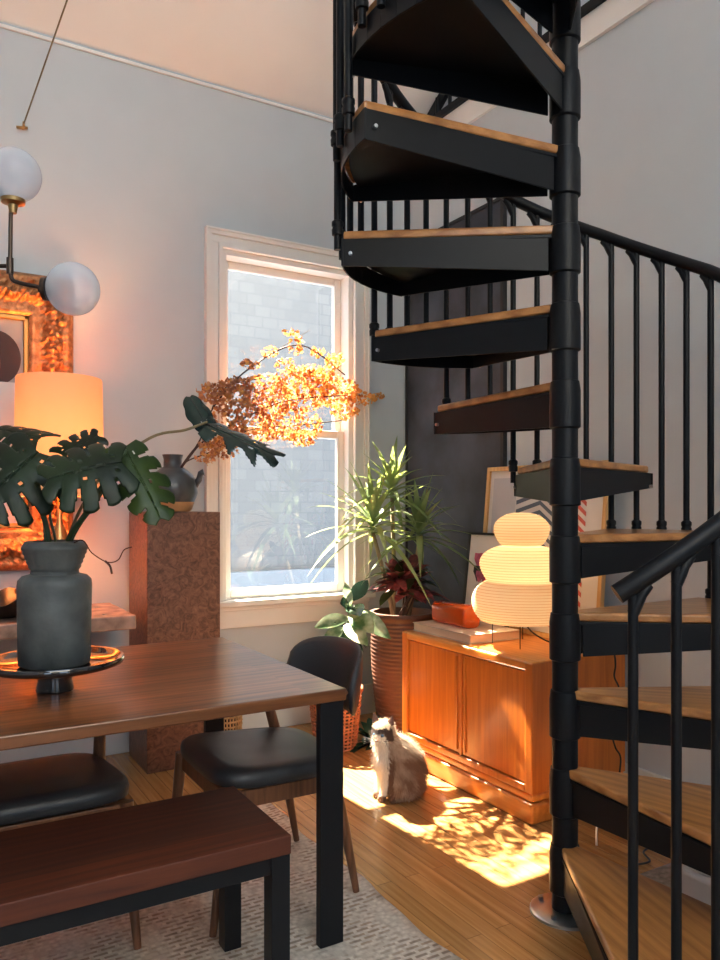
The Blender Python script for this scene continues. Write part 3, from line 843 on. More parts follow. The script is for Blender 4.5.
b.build('flowers', [M['pinkink'], M['darkink']], pr2)

# paper lamp
pl = thing('paper_lamp', 'three-lobed cream rice-paper lamp on thin wire legs on the sideboard', 'lamp', (2.42, 2.63, .648))
prof = []
lobes = [(.752,.935,.222),(.925,.1105+.99,.188),(1.09,1.25,.125)]
def lobe(z0, z1, r, rn_b, rn_t, n):
    out = []
    for i in range(n+1):
        t_ = i/n; s_ = math.sin(PI*(.10+.80*t_))
        base = rn_b + (rn_t-rn_b)*t_
        out.append((base + (r-base)*((s_-.309)/(1-.309))**.62, z0+(z1-z0)*t_))
    return out
pf = lobe(.755, .935, .222, .175, .150, 30) + lobe(.937, 1.095, .188, .150, .085, 26)[1:] + lobe(1.097, 1.245, .125, .085, .035, 24)[1:]
b = MB(); b.lathe([(r+(.0012 if i % 2 else -.0012), z) for i, (r, z) in enumerate(pf)], (2.405,2.63,0), 56, capb=False, capt=False)
o = b.build('paper_shade', M['paperlamp'], pl, smooth=True, recalc=True)
b = MB()
for i, (r, z) in enumerate(pf):
    if i % 2: b.tube([(2.405+(r+.0014)*math.cos(2*PI*q/48), 2.63+(r+.0014)*math.sin(2*PI*q/48), z) for q in range(49)], .0011, 4, cap=False)
b.build('bamboo_ribs', M['paperrib'], pl)
b = MB()
for k in range(4):
    a = PI/4+k*PI/2; b.tube([(2.405+.13*math.cos(a), 2.63+.13*math.sin(a), .760), (2.405+.13*math.cos(a), 2.63+.13*math.sin(a), .650)], .0022, 6)
b.tube([(2.405,2.63,.76),(2.405,2.63,.93)], .004, 6)
for k in range(2):
    a = PI/4+k*PI/2; b.tube([(2.405+.13*math.cos(a), 2.63+.13*math.sin(a), .760), (2.405-.13*math.cos(a), 2.63-.13*math.sin(a), .760)], .0022, 6)
b.build('wire_stand', M['steel'], pl)
b = MB(); b.sphere((2.405,2.63,.965), .03); b.build('bulb', M['bulb'], pl, smooth=True)
# lamp cord, over the end of the sideboard to the floor
b = MB()
pts = [(2.405,2.63,.765),(2.45,2.60,.70),(2.50,2.52,.66),(2.56,2.42,.655),(2.60,2.33,.657),(2.607,2.282,.650),(2.61,2.272,.60),(2.60,2.270,.55),(2.625,2.268,.50),(2.60,2.268,.46),(2.61,2.268,.38),(2.58,2.266,.32),(2.60,2.264,.25),(2.63,2.262,.20),(2.61,2.255,.10),(2.60,2.235,.02),(2.57,2.15,.008),(2.49,2.05,.008),(2.45,2.02,.008),(2.41,1.93,.008),(2.33,1.90,.008),(2.29,1.84,.008),(2.22,1.85,.008)]
# smooth
def smooth_pts(pts, n=6):
    pts = [Vector(p) for p in pts]; out = []
    for i in range(len(pts)-1):
        p0 = pts[max(i-1,0)]; p1 = pts[i]; p2 = pts[i+1]; p3 = pts[min(i+2,len(pts)-1)]
        for k in range(n):
            t_ = k/n
            out.append(.5*((2*p1)+(p2-p0)*t_+(2*p0-5*p1+4*p2-p3)*t_*t_+(3*p1-p0-3*p2+p3)*t_**3))
    out.append(pts[-1]); return out
b.tube(smooth_pts(pts), .0038, 8)
tag(b.build('power_cord', M['cable'], None, loc=(2.6,2.27,0), smooth=True), 'kinked black cord running from the paper lamp down the sideboard end', 'cord')

# book and orange glass
bk = thing('book', 'large pale coffee-table book lying under the orange glass box', 'book', (2.29, 2.95, .648))
MB().box(2.20, 2.50, 2.74, 3.20, .649, .653).box(2.20,2.50,2.74,3.20,.687,.691).box(2.496,2.50,2.74,3.20,.653,.687).build('cover', M['book'], bk, bevel=.001)
MB().box(2.205, 2.495, 2.745, 3.195, .6535, .6865).build('pages', M['pages'], bk)
og = thing('glass_box', 'orange glass box with rounded edges lying on the pale book', 'ornament', (2.34, 3.02, .692))
b = MB()
def rsec(y, w, h, z0=.6925, cx=2.33):
    out = []
    for k in range(24):
        a = 2*PI*k/24; ca, sa = math.cos(a), math.sin(a)
        out.append(b.v((cx+w*math.copysign(abs(ca)**.5, ca), y, z0+h+h*math.copysign(abs(sa)**.5, sa))))
    return out
secs = [rsec(2.885,.040,.045), rsec(2.89,.05,.05), rsec(2.90,.053,.053), rsec(3.14,.053,.053), rsec(3.15,.05,.05), rsec(3.155,.04,.045)]
for i in range(5):
    for k in range(24): b.f([secs[i][k], secs[i][(k+1)%24], secs[i+1][(k+1)%24], secs[i+1][k]])
b.f(secs[0]); b.f(secs[-1][::-1])
b.build('glass_body', M['orange'], og, smooth=50)


# ================================================================== PET FEEDER
MB().box(2.04, 2.58, 1.15, 1.80, .0005, .004).build('x', M['mat']).name = 'feeding_mat'
tag(bpy.data.objects['feeding_mat'], 'patterned mat on the floor under the pet bowls', 'mat')
pf_ = thing('pet_feeder', 'white raised pet feeder with steel bowls behind the stair', 'pet feeder', (2.27, 1.5, .004))
def rrect(cx, cy, w, h, r, n=6):
    out = []
    for (sx, sy, a0) in ((1,1,0),(-1,1,90),(-1,-1,180),(1,-1,270)):
        for i in range(n+1):
            a = R_(a0+90*i/n); out.append((cx+sx*(w/2-r)+r*math.cos(a), cy+sy*(h/2-r)+r*math.sin(a)))
    return out
MB().prism(rrect(2.25,1.45,.22,.42,.06), .004, .112).build('stand', M['whiteplastic'], pf_, bevel=.01, bseg=3, smooth=40)
for yy in (1.345, 1.555):
    b = MB(); b.lathe([(.088,.1130),(.090,.119),(.084,.121),(.074,.118),(.066,.1155),(.02,.1138)], (2.25,yy,0), 32); b.build('bowl', M['silver'], pf_, smooth=60)
b = MB(); b.tube(smooth_pts([(2.24,2.04,.0),(2.245,2.045,.05),(2.26,2.05,.09),(2.29,2.06,.115)]), .004, 8)
tag(b.build('white_cable', M['whiteplastic'], None, loc=(2.24,2.04,0), smooth=True), 'short white cable sticking up behind the stair pole', 'cable')

# ================================================================== PEDESTAL, JUG, SPRAY
pd = MB().box(.99, 1.355, 3.66, 4.00, .001, 1.246).build('pedestal', M['burl'], None, loc=(1.17, 3.83, 0), bevel=.004)
tag(pd, 'tall square burl-veneered pedestal standing left of the window', 'pedestal')
jx, jy = 1.185, 3.80; jz = 1.2475
q = P(177, 500, 3.80)
jx, jy = q.x, 3.80
ju = thing('stoneware_jug', 'round dark stoneware jug with a bare clay foot on the burl pedestal', 'jug', (jx, jy, jz))
b = MB(); b.lathe([(.080,0.0),(.094,.010),(.106,.048)], (jx,jy,jz), 40, capt=False); b.build('foot', M['jugband'], ju, smooth=60)['label'] = 'bare clay foot band'
b = MB(); b.lathe([(.1065,.048),(.123,.092),(.122,.138),(.104,.182),(.066,.212),(.046,.224),(.045,.262),(.052,.284),(.046,.284),(.039,.262),(.039,.224)], (jx,jy,jz), 40, capb=False, capt=False); b.build('body', M['jug'], ju, smooth=60)
b = MB(); e = RT; c0 = Vector((jx,jy,jz))
b.tube([c0+e*.108+Vector((0,0,.13)), c0+e*.132+Vector((0,0,.16)), c0+e*.140+Vector((0,0,.192)), c0+e*.155+Vector((0,0,.196))], [.020,.016,.015,.019], 12)
b.build('spout', M['jug'], ju, smooth=True)
sp_ = thing('dried_foliage', 'large spray of dried orange leaves arching out of the stoneware jug', 'dried plant', (jx, jy, jz+.2))
rr = random.Random(21)
D0 = 3.80
neck = Vector((jx,jy,jz+.25))
def SY(u): return 3.74 + .24*max(0, min(1, (u-235)/85))
def DY(u, y): return y/(FW.y + RT.y*(u-360)/F)
b = MB(); brs = []
for (pts, r) in (([(185,462),(200,440),(215,405),(250,368),(300,345),(345,375)],.004), ([(186,462),(205,440),(240,420),(290,400),(360,395)],.004),
                 ([(186,462),(215,450),(250,430),(300,425),(345,420)],.0035), ([(184,462),(195,448),(200,445)],.003), ([(250,368),(285,345),(310,330)],.002), ([(186,462),(205,430),(222,390),(262,378)],.0025)):
    n = len(pts); w_ = [Vector((jx,jy,jz+.16))] if pts[0][1] == 462 else []
    for i, (u, v) in enumerate(pts): w_.append(P(u, v, DY(u, SY(u))))
    b.tube(smooth_pts(w_), r, 6); brs.append(w_)
b.build('stems', M['twig'], sp_, smooth=True)
b = MB()
blobs = [(215,392,20,10,70),(240,400,30,18,150),(225,425,22,16,90),(212,444,14,8,50),(270,395,30,22,220),(300,390,34,22,260),(335,392,26,16,170),(290,425,34,16,190),(255,428,26,15,120),
         (270,352,8,6,20),(296,345,8,10,26),(318,352,7,6,22),(334,360,10,8,40),(310,372,26,8,60),(358,398,18,8,60),(378,397,7,4,12),(290,332,10,3,12),(250,365,10,5,24),(345,412,14,8,50),(205,458,10,6,24),(225,448,16,10,60),(235,385,18,10,70),(318,378,22,12,90),(285,365,10,8,26),(302,438,16,8,60)]
for (u, v, ru, rv, n) in blobs:
    for i in range(int(n*1.7)):
        a = rr.uniform(0,2*PI); q_ = math.sqrt(rr.random())
        uu = u+ru*q_*math.cos(a); p = P(uu, v+rv*q_*math.sin(a), DY(uu, SY(uu) + rr.uniform(-.06,.05)))
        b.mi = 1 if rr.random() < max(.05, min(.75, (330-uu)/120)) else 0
        nn = Vector((rr.gauss(0,1), rr.gauss(0,1), rr.gauss(0,1))).normalized(); t1 = nn.orthogonal().normalized(); t2 = nn.cross(t1)
        r = rr.uniform(.007,.014)
        vs = [b.v(p + t1*r*math.cos(x)*(1+.15*math.sin(3*x)) + t2*r*math.sin(x) + nn*.003*math.cos(2*x)) for x in [2*PI*k/7 for k in range(7)]]
        b.f(vs)
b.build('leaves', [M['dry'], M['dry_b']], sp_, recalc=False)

# ================================================================== TABLE CENTREPIECE
vx, vy = .37, 2.34
ds = thing('footed_dish', 'black glass footed dish under the stoneware vase on the dining table', 'dish', (vx, vy, TZ))
b = MB(); b.lathe([(.050,.0005),(.052,.006),(.046,.03),(.05,.052),(.10,.060),(.165,.068),(.188,.076),(.193,.086),(.188,.094),(.178,.093),(.165,.082),(.10,.074),(.02,.070)], (vx,vy,TZ), 56)
b.build('plate', M['darkglass'], ds, smooth=60)
va = thing('stoneware_vase', 'cylindrical blue-grey stoneware vase with a flared ribbed collar on the dish', 'vase', (vx, vy, TZ+.075))
b = MB(); zb = TZ+.076
pr_ = [(.090,0),(.097,.004),(.099,.10),(.101,.225),(.099,.240),(.088,.252),(.066,.258),(.064,.268)]
for i in range(10):
    t_ = i/9; pr_.append((.066+.022*t_ + .0028*(i % 2), .270+.060*t_))
pr_ += [(.088,.338),(.080,.350),(.070,.352),(.066,.345),(.060,.28)]
pr_ = [(r, z) for r, z in pr_]
b.lathe(pr_, (vx,vy,zb), 56, fn=lambda r, z, a: (r*(1+.012*math.sin(a*5+z*3)+.006*noise.noise(Vector((math.cos(a)*3,math.sin(a)*3,z*20)))), z), capt=False)
b.build('body', M['stoneware'], va, smooth=60)

def monstera_leaf(base, tip, W, up, mat, parent, nl=6, fwd=0, droop=.25, seed=0, gap=.42, label=None):
    rr = random.Random(seed)
    base = Vector(base); tip = Vector(tip); ax = tip-base; L = ax.length; ax.normalize()
    up = Vector(up); side = ax.cross(up).normalized(); nr = side.cross(ax).normalized()
    b = MB()
    def pt(s_, t, q):
        wd = W*(math.sin(PI*min(1,(.16+.80*t)))**.62)
        # lobed outline between slits
        ph = (t*nl) % 1.0
        wd *= 1 - .10*abs(math.cos(PI*ph))**3 - .05*math.sin(5*t+seed+s_)
        sw = (-.75 + 1.75*t + fwd)*wd
        x = s_*wd*q*(1-.10*q*t); y = t*L*.90 + sw*(q**1.25)*.62
        r = x/W
        return base + ax*y + side*x + nr*(-.42*W*r*r - droop*L*(max(0,y)/L)**2*.6 + .05*W*q*math.sin(PI*ph) )
    NTT, NQ = 12*nl, 14
    for s_ in (-1, 1):
        off = .0 if s_ > 0 else .35/nl
        cut = {}
        for k in range(1, nl):
            cut[k] = (rr.uniform(.34,.52), rr.uniform(.8,1.15))
        vs = [[b.v(pt(s_, i_/NTT, q/NQ)) for q in range(NQ+1)] for i_ in range(NTT+1)]
        for i_ in range(NTT):
            tm = (i_+.5)/NTT
            for q in range(NQ):
                qm = (q+.5)/NQ; skip = False
                for k in range(1, nl):
                    q0, wm = cut[k]
                    if qm > q0 and abs(tm - k/nl) < (gap*.42/nl)*wm*(.25+.75*(qm-q0)/(1-q0)): skip = True
                    if abs(tm-(k-.35)/nl) < .13/nl and .20 < qm < .30 and k % 2: skip = True
                if not skip: b.f([vs[i_][q], vs[i_][q+1], vs[i_+1][q+1], vs[i_+1][q]])
    loose = [v for v in b.bm.verts if not v.link_faces]
    bmesh.ops.delete(b.bm, geom=loose, context='VERTS')
    bmesh.ops.remove_doubles(b.bm, verts=b.bm.verts, dist=.0008)
    b.tube([pt(1,0,0), pt(1,.45,0), pt(1,.98,0)], [.003,.0025,.001], 6)
    o = b.build('leaf', mat, parent, smooth=True, recalc=False, solid=.0012)
    if label: o['label'] = label
    return o
mo = thing('monstera_cuttings', 'dark split monstera leaves on long stems in the stoneware vase', 'plant', (vx, vy, TZ+.38))
mouth = Vector((vx, vy, zb+.30))
def stem(u, v, d, u1, v1, r=.0075, mid=None, mat='stem'):
    q = P(u1, v1, d); m0 = P(u, 545, 2.2); m0.z = zb+.33
    pts = [Vector((m0.x*.4+vx*.6, m0.y*.4+vy*.6, zb+.10)), m0]
    if mid: pts += [P(*m_) for m_ in mid]
    pts.append(q)
    b = MB(); b.tube(smooth_pts(pts), r, 8); b.build('stem', M[mat], mo, smooth=True)
    return q
cam = Vector((0,0,H))
def leaf_px(u0, v0, d0, u1, v1, d1, W, mat, **kw):
    a = P(u0,v0,d0); c = P(u1,v1,d1)
    up = (cam-a).normalized()*kw.pop('face', .75) + Vector((0,0,kw.pop('upz', .65)))
    return monstera_leaf(a, c, W, up, M[mat], mo, **kw)
stem(50,545,2.15, 34,455, mid=[(40,500,2.17)]); leaf_px(38,452,2.15, -22,500,2.02, .150,'monstera', seed=1, nl=5, gap=.42)
stem(66,545,2.12, 118,462, .008, mid=[(88,510,2.14)]); leaf_px(122,462,2.10, 38,474,2.00, .125,'monstera', seed=2, nl=5, gap=.42)
stem(68,545,2.2, 126,450, .006, mid=[(98,498,2.22)]); leaf_px(124,447,2.22, 166,520,2.12, .085,'monstera_l', seed=3, nl=5, label='yellow-green leaf')
stem(46,545,2.3, 22,440, .005, mid=[(42,500,2.33)]); leaf_px(40,438,2.36, -20,420,2.40, .10,'monstera', seed=4, nl=6, face=.55, upz=.8)
stem(56,545,2.3, 50,470, .004, mid=[(50,515,2.3)]); leaf_px(62,455,2.40, 100,430,2.45, .08,'monstera', seed=6, nl=5, face=.6)
stem(60,545,2.26, 203,424, .0045, mid=[(95,480,2.26),(140,444,2.34),(165,430,2.44),(190,428,2.52)][0:4] and [(92,490,2.24),(125,455,2.32),(152,436,2.42),(185,430,2.50)], mat='stem_l') if False else None
b = MB(); b.tube(smooth_pts([Vector((vx,vy,zb+.12)), P(66,545,2.22), P(100,478,2.30), P(150,438,2.42), P(185,430,2.50), P(207,422,2.55)]), .0045, 8); b.build('stem', M['stem_l'], mo, smooth=True)
leaf_px(205,424,2.55, 283,455,2.50, .090,'monstera_d', seed=5, nl=4, gap=1.25, fwd=.9, droop=.1, face=.5, upz=.85, label='blackish glossy leaf')
leaf_px(208,428,2.55, 188,392,2.60, .045,'monstera_d', seed=8, nl=3, gap=.0, droop=.1)
b = MB(); b.tube(smooth_pts([Vector((vx,vy,zb+.30)), P(80,540,2.15), P(92,553,2.14), P(107,562,2.14), P(118,560,2.14), P(124,550,2.14), P(132,547,2.14)]), .0016, 6)
b.tube(smooth_pts([P(105,561,2.14), P(110,566,2.14), P(112,574,2.14)]), [.003]*13, 6)
b.build('tendril', M['twig'], mo, smooth=True)

# ================================================================== CONSOLE, LAMP, FRAME
cs = thing('console_table', 'brown marble console with a rough front edge against the window wall', 'console table', (.1, 3.75, 0))
b = MB(); ztop = .785; pts = []
n = 40
for i in range(n+1):
    x = -1.1 + 2.0*i/n; pts.append((x, 3.50 + .010*noise.noise(Vector((x*9,0,0)))))
for i in range(8): pts.append((.90+.010*noise.noise(Vector((0,i*3.1,0))), 3.52+.5*i/7))
pts.append((-1.1, 4.03))
b.prism(pts, ztop-.065, ztop); b.build('slab', M['marble'], cs, bevel=.008)
for x in (-.95, .10):
    MB().box(x, x+.08, 3.56, 3.98, 0.001, ztop-.065).build('leg', M['marble'], cs, bevel=.004)
lx, ly = .61, 3.73
lp = thing('table_lamp', 'glowing table lamp with a tall warm linen drum shade on the console', 'lamp', (lx, ly, ztop))
b = MB(); b.lathe([(.075,0.001),(.075,.015),(.03,.03),(.045,.10),(.055,.22),(.035,.36),(.012,.42),(.010,.60)], (lx,ly,ztop), 32); b.build('base', M['brass'], lp, smooth=60)
b = MB(); b.lathe([(.195,1.318),(.186,1.852),(.183,1.858)], (lx,ly,0), 56, capb=False, capt=False); b.build('lamp_shade', M['shade'], lp, smooth=40)
b = MB(); b.sphere((lx,ly,1.50), .035); b.build('bulb', M['bulb'], lp, smooth=True)
bx, by_ = .49, 3.585
bo = thing('bronze_bowl', 'shallow dark bronze bowl with a wavy rim on the console behind the vase', 'bowl', (bx, by_+.08, ztop))
bx2, by2 = .40, 3.72
bo.location = (bx2, by2, ztop)
fnb = lambda r, z, a: (r*(1+.06*math.sin(a*7)*(z/.09)), z*(1+.25*math.sin(a*5+1)*(z/.09)))
b = MB(); b.lathe([(.05,.001),(.06,.008),(.11,.03),(.150,.07),(.172,.09),(.168,.092),(.145,.074),(.10,.035),(.04,.012)], (bx2-.02,by2,ztop), 56, fn=fnb); b.build('bowl_body', M['bronze'], bo, smooth=60)

# ornate frame
fr = thing('gilt_frame', 'large ornate carved gilt mirror frame on the window wall, its reflection drawn as a flat grey picture', 'picture', (-.1, 4.05, .96))
fx0, fx1, fz0, fz1 = -.95, .722, .965, 2.40; FWD = .205
def fprof(t):   # t 0 outer ..1 inner ; returns depth from wall
    return .035 + .035*math.sin(PI*min(1,t*1.15)) + .012*math.sin(t*PI*5)
b = MB()
def side(p0, p1, inx, inz, L):
    nu, nv = int(L/.007), 26
    grid = []
    for i in range(nu+1):
        s = i/nu; row = []
        for j in range(nv+1):
            t = j/nv
            # mitre
            a0 = t*FWD; u_ = a0 + (L-2*a0)*s
            x = p0[0] + (p1[0]-p0[0])/L*u_ + inx*a0; z = p0[1] + (p1[1]-p0[1])/L*u_ + inz*a0
            d = fprof(t)
            if .08 < t < .82:
                q = Vector((x*48, z*48, 0)); env = math.sin(PI*(t-.08)/.74)
                d += env*.030*(noise.noise(q)*1.1 + abs(noise.noise(q*2.1))*1.2) + env*.008*math.sin(u_*60)*math.sin(t*14)
            row.append(b.v((x, YW-.004-max(.004,d), z)))
        grid.append(row)
    for i in range(nu):
        for j in range(nv): b.f([grid[i][j], grid[i][j+1], grid[i+1][j+1], grid[i+1][j]])
    # outer skirt
    for i in range(nu):
        a = b.v((*[grid[i][0].co.x], YW-.002, grid[i][0].co.z)); c = b.v((grid[i+1][0].co.x, YW-.002, grid[i+1][0].co.z))
        b.f([grid[i][0], grid[i+1][0], c, a])
side((fx0,fz1),(fx1,fz1), 0,-1, fx1-fx0); side((fx0,fz0),(fx1,fz0), 0,1, fx1-fx0)
side((fx1,fz0),(fx1,fz1), -1,0, fz1-fz0); side((fx0,fz0),(fx0,fz1), 1,0, fz1-fz0)
b.build('carved_frame', M['gilt'], fr, smooth=True)
i0, i1, k0, k1 = fx0+FWD, fx1-FWD, fz0+FWD, fz1-FWD
b = MB()
for q in ((i0,i1,k1-.022,k1),(i0,i1,k0,k0+.022),(i0,i0+.022,k0,k1),(i1-.022,i1,k0,k1)): b.box(q[0],q[1],YW-.035,YW-.004,q[2],q[3])
b.build('inner_frame', M['gold'], fr, bevel=.004)
pic = MB().box(i0, i1, YW-.012, YW-.004, k0, k1).build('picture', plain('mirror_stand_in', (.30,.32,.31), .5, var=.2, vscale=3), fr)  # flat panel in place of mirror glass, reflected shapes painted on
b = MB()
b.lathe([(.02,0)], (0,0,0), 3) if False else None
def disc(b, x, z, rx, rz, y, seg=32):
    vs = [b.v((x+rx*math.cos(2*PI*k/seg), y, z+rz*math.sin(2*PI*k/seg))) for k in range(seg)]
    ws = [b.v((x+rx*math.cos(2*PI*k/seg), y+.0015, z+rz*math.sin(2*PI*k/seg))) for k in range(seg)]
    b.f(vs); b.f(ws[::-1])
    for k in range(seg): b.f([vs[k], vs[(k+1)%seg], ws[(k+1)%seg], ws[k]])
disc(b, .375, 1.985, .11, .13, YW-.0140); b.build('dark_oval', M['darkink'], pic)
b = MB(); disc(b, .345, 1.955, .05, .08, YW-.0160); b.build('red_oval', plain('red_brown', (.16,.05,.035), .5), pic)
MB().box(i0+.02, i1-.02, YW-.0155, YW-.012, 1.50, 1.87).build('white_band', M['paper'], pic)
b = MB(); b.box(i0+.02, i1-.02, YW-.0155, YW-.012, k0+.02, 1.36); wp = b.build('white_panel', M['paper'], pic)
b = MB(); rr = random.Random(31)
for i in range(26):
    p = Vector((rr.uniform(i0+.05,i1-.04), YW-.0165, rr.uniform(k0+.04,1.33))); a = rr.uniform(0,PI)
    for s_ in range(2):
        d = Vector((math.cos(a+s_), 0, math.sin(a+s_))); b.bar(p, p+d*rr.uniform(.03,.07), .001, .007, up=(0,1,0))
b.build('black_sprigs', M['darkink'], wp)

# ================================================================== CHANDELIER
g1 = P(14,175,2.2); g2 = P(73,289,2.2)
el = P(10,272,2.2)
chn = thing('globe_chandelier', 'branched brass and black chandelier with round opal glass globes', 'chandelier', (el.x, el.y, el.z))
hold = P(46,289,2.2)
b = MB(); top_s = P(11,203,2.2)
b.tube([top_s, P(10,272,2.2)], .006, 10); b.tube(smooth_pts([P(10,268,2.2), P(12,279,2.2), P(20,283,2.2), P(44,288,2.2)]), .006, 10)
hubp = P(-70,266,2.2)
b.tube([P(10,266,2.2), hubp], .006, 10); b.tube([hubp, Vector((hubp.x, hubp.y, zc(hubp.y)-.02))], .008, 10)
b.tube([P(10,258,2.2), P(10,274,2.2)], .010, 12)
b.build('arm_frame', M['bronze'], chn, smooth=60)
b = MB(); b.lathe([(.01,-.035),(.014,-.012),(.032,-.006),(.034,.004),(.012,.006)], tuple(P(13,201,2.2)), 24); b.build('globe_holder', M['brass'], chn, smooth=50)
b = MB(); dv = (g2-hold).normalized()
b.tube([hold-dv*.02, hold-dv*.008, hold-dv*.007, hold+dv*.006], [.010,.012,.033,.034], 20); b.build('globe_holder', M['bronze'], chn, smooth=50)
for g_ in (g1, g2):
    MB().sphere(g_, .0745, 36, 24).build('glass_globe', M['globe'], chn, smooth=True)
# ceiling swag cord and hook
hk = P(25,122,3.68); hk.y = min(hk.y, YW-.02)
b = MB(); b.tube([Vector((hk.x, YW-.001, hk.z)), Vector((hk.x, YW-.03, hk.z)), Vector((hk.x, YW-.035, hk.z+.02))], .006, 8); b.tube([Vector((hk.x-.03, YW-.012, hk.z-.004)), Vector((hk.x+.02, YW-.012, hk.z+.004))], .007, 8)
hh = b.build('wall_hook', M['brass'], None, loc=(hk.x, YW, hk.z), smooth=True)
tag(hh, 'small brass hook high on the wall above the upper globe', 'hook')
e2 = P(80,-35,2.9); e2.z = zc(e2.y)
d_ = P(68,0,3.2)
dirv = (P(80,-34,3.1)-Vector((hk.x,YW-.03,hk.z)))
b = MB(); sgm = Vector((hk.x,YW-.033,hk.z+.01)); 
# run until it meets the pitched ceiling
t_ = 0
while t_ < 3 and (sgm+dirv*t_).z < zc((sgm+dirv*t_).y)-.01: t_ += .01
b.tube([sgm, sgm+dirv*t_], .0035, 6)
tag(b.build('swag_cord', M['stem_l'], None, loc=tuple(sgm)), 'thin cord running from the wall hook up to the ceiling', 'cord')

# ================================================================== CAT
def make_cat():
    base = P(394, 797, 3.375); base.z = 0
    fdir = (-RT*.93 - FW*.37).normalized(); sdir = Vector((-fdir.y, fdir.x, 0))
    mbd = bpy.data.metaballs.new('catmb'); mbd.resolution = .009; mbd.render_resolution = .009; mbd.threshold = .35
    mo_ = bpy.data.objects.new('catmb', mbd); C.objects.link(mo_)
    K = .945
    def W(f, s, z): return base + fdir*f*K + sdir*s*K + Vector((0,0,z*K))
    def ball(f, s, z, r, sx=1):
        e = mbd.elements.new(); e.co = W(f,s,z); e.radius = r*1.45*K; e.stiffness = 2
    def chain(p, q, r0, r1, n=8):
        for i in range(n+1):
            t = i/n; ball(p[0]+(q[0]-p[0])*t, p[1]+(q[1]-p[1])*t, p[2]+(q[2]-p[2])*t, r0+(r1-r0)*t)
    # trunk
    ball(-.055,0,.085,.088); ball(-.065,.0,.13,.085); ball(-.045,0,.18,.078); ball(-.015,0,.215,.07); ball(.01,0,.16,.075); ball(.025,0,.235,.062); ball(.035,0,.19,.062)
    ball(-.03,.05,.065,.062); ball(-.03,-.05,.065,.062); ball(.0,.0,.10,.07)
    # neck, head (turned toward the room)
    ball(.045,-.0,.268,.050)
    hd = Vector((.062, .012, .312))
    ball(hd.x, hd.y, hd.z, .051); ball(hd.x-.012, hd.y, hd.z+.006, .045)
    # face direction towards the camera-left
    look = (-RT*.45 - FW*.85 + Vector((0,0,-.22))).normalized()
    lf, ls, lz = look.dot(fdir), look.dot(sdir), look.z
    ball(hd.x+lf*.036, hd.y+ls*.036, hd.z+lz*.036-.006, .022)
    for q in (-1,1):
        rt = look.cross(Vector((0,0,1))).normalized(); rf, rs = rt.dot(fdir), rt.dot(sdir)
        ball(hd.x+lf*.022+rf*.022*q, hd.y+ls*.022+rs*.022*q, hd.z-.016, .020)
    # front legs + paws
    for s in (-.026,.026):
        chain((.045,s,.19),(.064,s*1.05,.03),.027,.017); ball(.072,s*1.05,.014,.017); ball(.082,s*1.05,.012,.014)
    for s in (-.062,.062):
        chain((-.02,s,.03),(.035,s,.014),.024,.017,5)
    # tail round the right side
    tl = [(-.13,-.0,.03),(-.15,-.04,.022),(-.13,-.085,.02),(-.09,-.11,.018),(-.04,-.115,.016)]
    for p, q in zip(tl, tl[1:]): chain(p, q, .022, .020, 5)
    bpy.context.view_layer.update()
    dg = bpy.context.evaluated_depsgraph_get()
    me = bpy.data.meshes.new_from_object(mo_.evaluated_get(dg), depsgraph=dg)
    bpy.data.objects.remove(mo_)
    me.name = 'cat_body'
    cat = thing('cat', 'fluffy cream and brown cat with a dark face sitting in the sun patch', 'cat', tuple(base))
    # colours
    def colour(p, n):
        q = p - base; f = q.dot(fdir); s = q.dot(sdir); z = q.z
        hdw = W(hd.x, hd.y, hd.z); r = (p-hdw)
        nz = noise.noise(p*30)*.5 + noise.noise(p*70)*.3
        brown = Vector((.26,.15,.095)); cream = Vector((.72,.60,.46)); dark = Vector((.05,.032,.028)); white = Vector((.85,.80,.72))
        c = brown.lerp(cream, max(0,min(1,.25+ .9*nz + .35*(f/.08)) ))
        if z > .19 and f < .03: c = cream.lerp(brown, max(0,min(1,.35+nz)))
        if r.length < .075 and z > .265:
            l = r.normalized().dot(look); side_ = r.dot(rt_)
            c = cream.lerp(brown, .35+nz*.3)
            zz_ = p.z - hdw.z
            if l > .05 + nz*.25 and -.034 < zz_ < .026 + nz*.015: c = dark.lerp(brown, max(0, min(.6, nz)))
            if l > .80 and zz_ < .0: c = white.lerp(brown, .25)
            if zz_ < -.034: c = white
        elif f > .052 and z > .03: c = white
        elif f > .03 and z < .2 and abs(s) > .012: c = brown.lerp(dark,.3)
        return c
    rt_ = look.cross(Vector((0,0,1))).normalized()
    ca = me.color_attributes.new('fur', 'FLOAT_COLOR', 'POINT')
    for i, v in enumerate(me.vertices):
        c = colour(v.co.copy(), v.normal); ca.data[i].color = (c.x, c.y, c.z, 1)
    m, nt, bb = new_mat('cat_fur'); at = nt.nodes.new('ShaderNodeAttribute'); at.attribute_name = 'fur'
    nt.links.new(at.outputs['Color'], bb.inputs['Base Color']); S(bb,'Roughness',.8)
    tr = nt.nodes.new('ShaderNodeBsdfTranslucent'); nt.links.new(at.outputs['Color'], tr.inputs['Color'])
    mx = nt.nodes.new('ShaderNodeMixShader'); mx.inputs[0].default_value = .3
    nt.links.new(bb.outputs[0], mx.inputs[1]); nt.links.new(tr.outputs[0], mx.inputs[2]); nt.links.new(mx.outputs[0], nt.nodes['Material Output'].inputs['Surface'])
    me.materials.clear(); me.materials.append(m)
    verts = [(v.co.copy(), v.normal.copy()) for v in me.vertices]
    me.transform(Matrix.Translation(-base))
    for p in me.polygons: p.use_smooth = True
    bo_ = bpy.data.objects.new('body', me); C.objects.link(bo_); bo_.parent = cat
    # fur
    rr = random.Random(3); b = MB(); cols = []
    hdw = W(hd.x, hd.y, hd.z)
